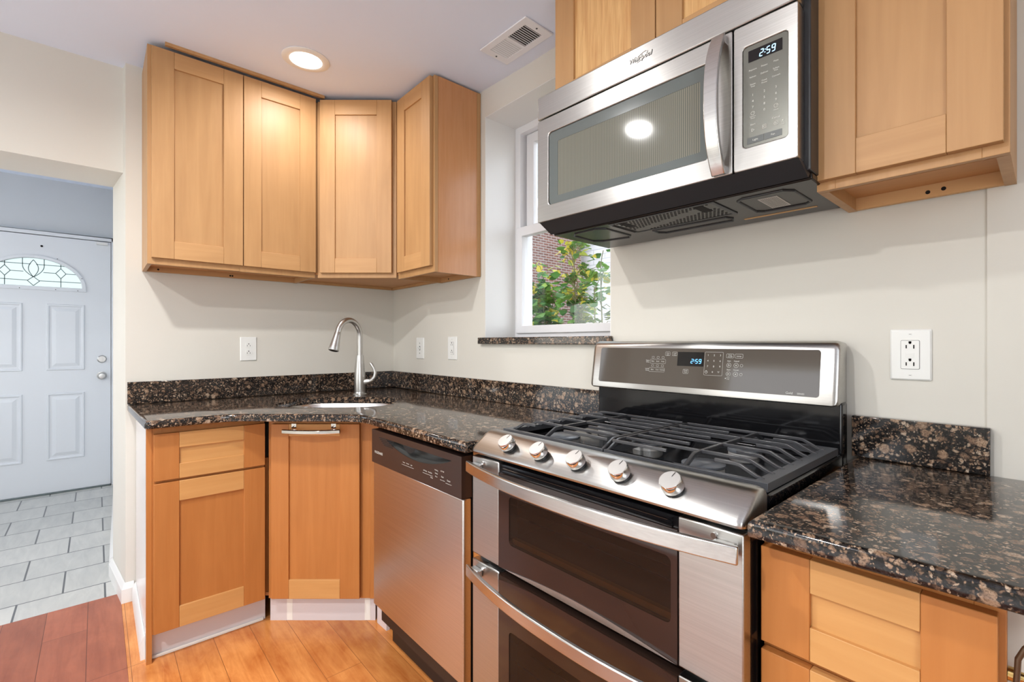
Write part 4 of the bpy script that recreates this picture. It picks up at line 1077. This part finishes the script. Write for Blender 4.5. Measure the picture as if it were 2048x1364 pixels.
for z, w1, names in ((1.139, 'Upper', ('Bake', 'Broil', 'Keep')), (1.112, 'Lower', ('Bake', 'Conv', 'Convect'))):
    tx(w1, 0.212, z + 0.0025, 0.0055); tx('Oven', 0.212, z - 0.003, 0.0055)
    for k, s in enumerate(names):
        tx(s, 0.231 + 0.018 * k, z, 0.0052); outline(g, rrect(0.227 + 0.018 * k, z + 0.010, 0.235 + 0.018 * k, z + 0.016, 0.001, 1), 0, 0.0005)
tx('Temp', 0.3475, 1.1135, 0.005); tx('Time', 0.3475, 1.1085, 0.005)
for i, row in enumerate(('123', '456', '789')):
    for j, ch in enumerate(row): tx(ch, 0.416 + 0.0185 * j, 1.162 - 0.0165 * i, 0.0075)
tx('0', 0.432, 1.1125, 0.0075); ring2(g, 0.413, 0, 1.1122, 0.0042, 0.0007); stroke(g, (0.413, 1.112), (0.413, 1.117), 0, 0.0007)
for k in range(3): stroke(g, (0.4465 + k * 0.0015, 1.1145 - 0.002 * k), (0.4535 - k * 0.0015, 1.1145 - 0.002 * k), 0, 0.0006)
tx('Timer', 0.481, 1.1635, 0.0045); tx('Set/Off', 0.481, 1.159, 0.0045); tx('Settings', 0.506, 1.161, 0.0045)
for z in (1.1345, 1.1095):
    tx('Start', 0.479, z + 0.012, 0.0055); tx('Cancel', 0.500, z + 0.012, 0.0055)
    ring2(g, 0.479, 0, z, 0.0066, 0.0006); ring2(g, 0.4995, 0, z, 0.0066, 0.0006)
    for a, b_ in (((0.477, z - 0.003), (0.477, z + 0.003)), ((0.477, z + 0.003), (0.482, z)), ((0.482, z), (0.477, z - 0.003))): stroke(g, a, b_, 0, 0.0006)
    stroke(g, (0.4975, z - 0.002), (0.5015, z + 0.002), 0, 0.0007); stroke(g, (0.4975, z + 0.002), (0.5015, z - 0.002), 0, 0.0007)
    ring2(g, 0.5145, 0, z, 0.004, 0.0005)
tx('Hold', 0.479, 1.0985, 0.004); tx('3 sec', 0.479, 1.0945, 0.004); ring2(g, 0.4715, 0, 1.0965, 0.0014, 0.0013)
tx('Gold', 0.640, 1.068, 0.0085); tx('SERIES', 0.667, 1.0675, 0.0062)
part(lean(g, 0.0017), 'lettering', 'ink', bgd)

# ------------------------------------------------------------------ microwave
t = thing('microwave', 'stainless over-the-range microwave with a curved handle', 'microwave', (1.749, -0.400), 1.75, base=1.543)
W = 0.738
part(G().box(0.002, W + 0.012, 0.042, 0.376, 1.562, 1.976), 'body', 'mwtrim', t, bevel=0.002)
part(G().box(0.0, W, 0.0, 0.0415, 1.9055, 1.977), 'top_grille', 'steel', t, bevel=0.003)
hole_ = rrect(0.046, 1.629, 0.553, 1.853, 0.012, 6)
outer_ = rrect(0.0, 1.5800, 0.6065, 1.9015, 0.004, 6)
g = G().plate_hole(outer_, hole_, 0.0, 0.040)
dr_ = part(g, 'microwave_door', 'steel', t, bevel=0.003, seg=3, smooth=40)
scr = rrect(0.081, 1.652, 0.530, 1.820, 0.004, 6)
part(G().plate_hole(rrect(0.0465, 1.6295, 0.5525, 1.8525, 0.0115, 6), scr, 0.005, 0.020), 'glass_border', 'mwglassrim', dr_)
part(G().prism(scr, 0.0056, 0.020, 'y'), 'door_screen', 'mwscreen', dr_)
hp = []; m = 22
for k in range(m + 1):
    u = 2 * k / m - 1; z = 1.7385 + u * 0.157; out = 0.042 * (1 - abs(u) ** 2.6)
    hp.append((0.580, -0.008 - out, z))
part(G().bar(hp, 0.030, 0.010, (1, 0, 0.0001)) if False else G().bar(hp, 0.012, 0.031, (1, 0, 0)), 'door_handle', 'steel_soft', dr_, bevel=0.003, seg=3, smooth=40)
for z in (1.582, 1.877): part(G().box(0.566, 0.594, -0.010, -0.0002, z, z + 0.018), 'handle_post', 'steel_soft', dr_)
g = G().plate_hole(rrect(0.6095, 1.5800, W, 1.9015, 0.004, 6), rrect(0.6285, 1.629, 0.7195, 1.851, 0.009, 6), 0.0, 0.040)
cp = part(g, 'control_panel', 'steel', t, bevel=0.0025, seg=3, smooth=40)
part(G().prism(rrect(0.629, 1.6295, 0.719, 1.8505, 0.0085, 6), 0.003, 0.02, 'y'), 'keypad', 'keypad', cp)
part(G().box(0.640, 0.708, 0.0022, 0.0032, 1.815, 1.840), 'display', 'display', cp)
g = G(); digits(g, '2:59', 0.6625, 0.0018, 1.8185, 0.0155, 0.0078); part(g, 'clock_digits', 'led2', cp)
for x in (0.6375, 0.6730): part(G().box(x, x + 0.0342, 0.0022, 0.0032, 1.636, 1.6495), 'soft_button', 'keybtn', cp)
g = G(); Y_ = 0.0019
def tm(s, x, z, h=0.0042): text(g, s, x, Y_, z, h)
CX3 = (0.6495, 0.6730, 0.6960)
for z, names in ((1.7965, ('Popcorn', 'Potato', 'Pizza')), (1.7810, ('Reheat', 'Defrost', 'Soften')), (1.7650, ('Steam', 'Cook', 'Convert'))):
    for x, s in zip(CX3, names): tm(s, x, z, 0.0048)
for x, z, s in ((CX3[2], 1.7765, 'Melt'), (CX3[1], 1.7600, 'Power'), (CX3[0], 1.7600, 'Time')): tm(s, x, z, 0.0044)
for i, row in enumerate(('123', '456', '789')):
    for x, ch in zip(CX3, row): tm(ch, x, 1.741 - 0.0133 * i, 0.0072)
tm('0', CX3[1], 1.7010, 0.0072)
for x in (CX3[0], CX3[2]): ring2(g, x, Y_, 1.7015, 0.0042, 0.0006); stroke(g, (x, 1.7015), (x + 0.002, 1.7035), Y_, 0.0006)
tm('Kitchen', CX3[0], 1.6945, 0.004); tm('Timer', CX3[0], 1.6905, 0.004); tm('Clock', CX3[2], 1.6930, 0.004)
tm('Start', CX3[0], 1.6770, 0.0055); tm('Cancel', CX3[2], 1.6765, 0.0058)
for a, b_ in (((0.647, 1.6615), (0.647, 1.6675)), ((0.647, 1.6675), (0.6525, 1.6645)), ((0.6525, 1.6645), (0.647, 1.6615))): stroke(g, a, b_, Y_, 0.0007)
outline(g, rrect(0.6695, 1.6610, 0.6765, 1.6690, 0.001, 2), Y_, 0.0006); ring2(g, 0.673, Y_, 1.665, 0.0022, 0.0006)
ring2(g, 0.696, Y_, 1.6645, 0.0042, 0.0006); stroke(g, (0.6945, 1.663), (0.6975, 1.666), Y_, 0.0006); stroke(g, (0.6945, 1.666), (0.6975, 1.663), Y_, 0.0006)
ring2(g, 0.709, Y_, 1.6665, 0.0013, 0.0012); tm('Hold', 0.709, 1.6625, 0.0034); tm('3 sec', 0.709, 1.659, 0.0034)
tm('Light', 0.6545, 1.6427, 0.0058); tm('Fan', 0.690, 1.6427, 0.0058)
part(g, 'lettering', 'ink', cp)
g = G(); text(g, 'Whirlpool', 0.3714, -0.0005, 1.9433, 0.0180, shear=0.28, depth=0.0003, sx=0.90)  # dark offset copy of the lettering, painted in as its edge shade
badge_sh = part(g, 'badge_shade', 'mwtrim', t)
g = G(); text(g, 'Whirlpool', 0.371, -0.0017, 1.944, 0.0178, shear=0.28, depth=0.0007, sx=0.90)
n = 40; el = []
for k in range(n + 1):
    q = radians(-150 + 285 * k / n); ex, ez = 0.020 * cos(q), 0.0068 * sin(q); c_, s_ = cos(radians(24)), sin(radians(24))
    el.append((0.374 + ex * c_ - ez * s_, -0.0012, 1.9455 + ex * s_ + ez * c_))
g.bar(el, 0.0010, 0.0016)
part(g, 'brand_badge', 'badge', t, label='raised silver badge')
# underside
g = G().add([(0.006, 0.004, 1.5795), (W, 0.004, 1.5795), (W + 0.006, 0.046, 1.5475), (0.016, 0.046, 1.5475), (0.006, 0.030, 1.5800), (W, 0.030, 1.5800), (W + 0.006, 0.060, 1.5600), (0.016, 0.060, 1.5600)],
            [(0, 1, 2, 3), (4, 7, 6, 5), (0, 4, 5, 1), (3, 2, 6, 7), (0, 3, 7, 4), (1, 5, 6, 2)])
part(g, 'front_valance', 'mwtrim', t)
part(G().box(0.014, W + 0.010, 0.0605, 0.362, 1.5465, 1.5615), 'base_plate', 'mwunder', t, bevel=0.003)
bp_ = t.children[-1]
def embossed(pts, r=0.0035):
    pts = [(x, y, 1.5460) for x, y in pts]; return pts
g = G()
for pl in ([(0.055, 0.215), (0.060, 0.110), (0.085, 0.085), (0.165, 0.080), (0.190, 0.100), (0.190, 0.235), (0.175, 0.255), (0.080, 0.240), (0.055, 0.215)],
           [(0.575, 0.110), (0.590, 0.095), (0.680, 0.095), (0.697, 0.115), (0.700, 0.235), (0.685, 0.252), (0.590, 0.252), (0.573, 0.235), (0.575, 0.110)],
           [(0.275, 0.228), (0.495, 0.236), (0.503, 0.260), (0.495, 0.286), (0.290, 0.286), (0.272, 0.262), (0.275, 0.228)]):
    part(G().tube([(x, y, 1.5462) for x, y in pl], 0.0032, 8), 'embossed_rib', 'mwtrim', t)
rim = rect(0.236, 0.070, 0.524, 0.206)
g = G(); prism_holes(g, rect(0.225, 0.064, 0.535, 0.214), [rim], 1.5440, 1.5464, 'z'); part(g, 'filter_frame', 'mwtrim', t, bevel=0.0006)
# perforated grease filter: rows of round holes
part(G().box(0.237, 0.523, 0.071, 0.205, 1.5452, 1.5464), 'grease_filter', 'mwunder', t)
gf = t.children[-1]
g = G()
for i in range(26):
    for j in range(11):
        x, y = 0.246 + 0.0106 * i + (0.0053 if j % 2 else 0), 0.079 + 0.0118 * j
        if i in (1, 2, 22, 23) and j < 6: continue
        if abs((x - 0.37) * 0.35 + (y - 0.15)) < 0.018: continue
        g.cyl((x, y, 1.5451), (x, y, 1.5448), 0.0036, 6)
g.box(0.250, 0.272, 0.076, 0.142, 1.5447, 1.5451).box(0.476, 0.500, 0.076, 0.142, 1.5447, 1.5451).box(0.2265, 0.2345, 0.080, 0.200, 1.5433, 1.5439)
part(g, 'filter_holes', 'hole', gf)
part(G().box(0.614, 0.657, 0.130, 0.232, 1.5455, 1.5464), 'rating_label', 'label', t, label='pale rating label under the microwave')
lb = t.children[-1]; g = G()
for k in range(9): g.box(0.618 + 0.0042 * k, 0.6195 + 0.0042 * k, 0.135, 0.226, 1.5452, 1.5454)
part(g, 'print_lines', 'keybtn', lb)
part(G().box(0.520, 0.697, 0.293, 0.303, 1.5455, 1.5464), 'warning_strip', 'ply', t)

# ------------------------------------------------------------------ wall plates
def plate(name, label, cat, loc, rot, zc, w, h, kind):
    t = thing(name, label, cat, loc, rot, 'wall plates', base=zc - h / 2)
    part(G().loft([[(x, y, z) for x, z in rrect(-w / 2 + q, zc - h / 2 + q, w / 2 - q, zc + h / 2 - q, 0.003, 3)] for q, y in ((0, -0.0005), (0, -0.003), (0.003, -0.0065))], True, True, True), 'cover_plate', 'plastic', t, smooth=40)
    if kind == 'duplex':
        for dz in (0.0195, -0.0195):
            o = part(G().prism([(0.0165 * cos(q), zc + dz + max(-0.0125, min(0.0125, 0.0165 * sin(q)))) for q in [2 * pi * k / 28 for k in range(28)]], -0.0085, -0.0063, 'y'), 'socket', 'plastic', t)
            g = G().box(-0.0075, -0.0055, -0.0089, -0.0085, zc + dz - 0.006, zc + dz + 0.001).box(0.0055, 0.0075, -0.0089, -0.0085, zc + dz - 0.006, zc + dz + 0.001).cyl((0, -0.0085, zc + dz + 0.007), (0, -0.0089, zc + dz + 0.007), 0.0026, 10)
            part(g, 'slots', 'hole', o)
        part(G().cyl((0, -0.0065, zc), (0, -0.0075, zc), 0.003, 10), 'screw', 'plastic', t)
    elif kind == 'gfci':
        o = part(G().prism(rrect(-0.0168, zc - 0.0335, 0.0168, zc + 0.0335, 0.002, 2), -0.0085, -0.0063, 'y'), 'socket', 'plastic', t)
        g = G()
        outl_ = rrect(-0.0171, zc - 0.0338, 0.0171, zc + 0.0338, 0.002, 2); outline(g, outl_, -0.0067, 0.0009)
        for dz in (0.0195, -0.0215):
            g.box(-0.0080, -0.0058, -0.0089, -0.0085, zc + dz - 0.0045, zc + dz + 0.0035).box(0.0058, 0.0082, -0.0089, -0.0085, zc + dz - 0.0050, zc + dz + 0.0040)
            g.box(-0.0026, 0.0026, -0.0089, -0.0085, zc + dz + 0.0085, zc + dz + 0.0125).cyl((0, -0.0085, zc + dz + 0.0085), (0, -0.0089, zc + dz + 0.0085), 0.0026, 10)
        part(g, 'slots', 'hole', o)
        part(G().box(-0.0075, 0.0075, -0.0093, -0.0085, zc - 0.0005, zc + 0.0040).box(-0.0075, 0.0075, -0.0093, -0.0085, zc - 0.0055, zc - 0.0010), 'test_button', 'plastic', o, bevel=0.0003)
        for dz in (0.0485, -0.0485):
            s = part(G().cyl((0, -0.0065, zc + dz), (0, -0.0075, zc + dz), 0.0032, 12), 'screw', 'plastic', t)
            part(G().box(-0.0022, 0.0022, -0.0078, -0.0075, zc + dz - 0.0004, zc + dz + 0.0004), 'screw_slot', 'keybtn', s)
    elif kind == 'toggle':
        o = part(G().box(-0.005, 0.005, -0.0072, -0.0064, zc - 0.012, zc + 0.012), 'toggle_slot', 'hole', t)
        part(G().add([(-0.004, -0.007, zc - 0.009), (0.004, -0.007, zc - 0.009), (0.004, -0.007, zc + 0.006), (-0.004, -0.007, zc + 0.006), (-0.003, -0.019, zc + 0.006), (0.003, -0.019, zc + 0.006), (0.003, -0.019, zc + 0.012), (-0.003, -0.019, zc + 0.012)],
                      [(0, 3, 2, 1), (4, 5, 6, 7), (0, 1, 5, 4), (1, 2, 6, 5), (2, 3, 7, 6), (3, 0, 4, 7)]), 'toggle', 'plastic', o)
        for dz in (0.030, -0.030): part(G().cyl((0, -0.0065, zc + dz), (0, -0.0073, zc + dz), 0.003, 10), 'screw', 'keybtn', t)
plate('wall_outlet', 'white duplex outlet on the left wall over the counter', 'outlet', (0.0, -0.8465), 90, 1.166, 0.079, 0.126, 'duplex')
plate('light_switch', 'white switch plate just right of the corner over the counter', 'switch', (0.3435, 0.0), 0, 1.166, 0.085, 0.126, 'toggle')
plate('wall_outlet', 'white outlet under the narrow wall cabinet near the window sill', 'outlet', (0.684, 0.0), 0, 1.169, 0.085, 0.126, 'gfci')
plate('wall_outlet', 'white square-socket outlet right of the range backguard', 'outlet', (2.608, 0.0), 0, 1.171, 0.077, 0.121, 'gfci')

# ------------------------------------------------------------------ ceiling fittings
def can_light(label, x, y, power):
    z = ceil_z(x)
    t = thing('ceiling_light', label, 'ceiling light', (x, y), 0, 'recessed ceiling lights', base=z - 0.012)
    if x < 1.3: t.rotation_euler = (0, math.atan(0.035), 0)
    part(G().lathe([(0.100, -0.0005), (0.100, -0.003), (0.086, -0.009), (0.068, -0.006), (0.066, -0.0008)], (0, 0, z), n=40, cap0=True, cap1=True), 'trim_ring', 'plastic', t, smooth=40)
    part(G().lathe([(0.0655, -0.0062), (0.050, -0.0095), (0.0, -0.011)], (0, 0, z), n=40, cap0=False, cap1=False), 'diffuser', 'lamp', t, smooth=40)
    area_light('lamp', (0, 0, -0.004), (0, 0, 0), 'DISK', 0.10, 0, power, CAN_COL, 170, t)
can_light('lit round recessed ceiling light in front of the corner wall cabinets', 0.617, -0.748, P_CAN1)
can_light('lit recessed ceiling light reflected in the microwave door, out of frame', 1.335, -1.72, P_CAN2)
can_light('lit recessed ceiling light behind the camera near the middle of the room', 2.10, -2.62, P_CAN3)

z = ceil_z(1.37)
t = thing('ceiling_vent', 'white ceiling air register with one dark open half near the window', 'vent', (1.3635, -0.150), 0, base=z - 0.012)
t.rotation_euler = (0, 0, radians(1))
g = G(); prism_holes(g, rect(-0.1405, -0.0775, 0.1405, 0.0775), [rect(-0.105, -0.048, -0.006, 0.048), rect(0.006, -0.048, 0.105, 0.048)], z - 0.007, z - 0.0005)
part(g, 'register_frame', 'vinyl', t, bevel=0.002)
part(G().box(0.005, 0.106, -0.049, 0.049, z - 0.0015, z - 0.0006), 'duct_opening', 'hole', t)
part(G().box(-0.106, -0.005, -0.049, 0.049, z - 0.0025, z - 0.0006), 'closed_damper', 'inkdim', t)
for k in range(9):
    for x, tl in ((-0.0995 + 0.011 * k, 1), (0.0115 + 0.011 * k, -1)):
        a = radians(52 if tl > 0 else 80); dx, dz = 0.0045 * cos(a) * (1 if tl > 0 else 0.3), 0.0028 * sin(a)
        part(G().add([(x - dx, -0.048, z - 0.0068), (x + dx, -0.048, z - 0.0068 + dz), (x + dx, 0.048, z - 0.0068 + dz), (x - dx, 0.048, z - 0.0068),
                      (x - dx + 0.0008, -0.048, z - 0.0062), (x + dx + 0.0008, -0.048, z - 0.0062 + dz), (x + dx + 0.0008, 0.048, z - 0.0062 + dz), (x - dx + 0.0008, 0.048, z - 0.0062)],
                     [(0, 1, 2, 3), (4, 7, 6, 5), (0, 4, 5, 1), (1, 5, 6, 2), (2, 6, 7, 3), (3, 7, 4, 0)]), 'louvre', 'vinyl', t)
for x in (-0.123, 0.123): part(G().cyl((x, 0, z - 0.0071), (x, 0, z - 0.0086), 0.004, 10), 'screw', 'keybtn', t)

# tube and brass fitting under the right end of the counter
t = thing('gas_tube', 'curved bronze tube with a brass fitting at the bottom right', 'pipe', (2.80, -0.585), 0)
pts = [(-0.002, 0, 0.0), (-0.002, 0, 0.40), (-0.002, 0, 0.70), (-0.0015, 0, 0.76)]
for k in range(1, 13):
    q = pi * k / 12; pts.append((0.0585 - 0.060 * cos(q), 0.0, 0.785 + 0.065 * sin(q)))
pts += [(0.1185, 0, 0.70), (0.1185, 0, 0.0)]
part(G().tube(pts, 0.0032, 12), 'bent_tube', 'bronze', t, smooth=60)
part(G().lathe([(0.009, 0), (0.009, 0.006), (0.0068, 0.0065), (0.0068, 0.016), (0.0055, 0.018)], (-0.009, 0.016, 0.772), (1, 0, 0), 16), 'brass_fitting', 'brass', t, smooth=40)
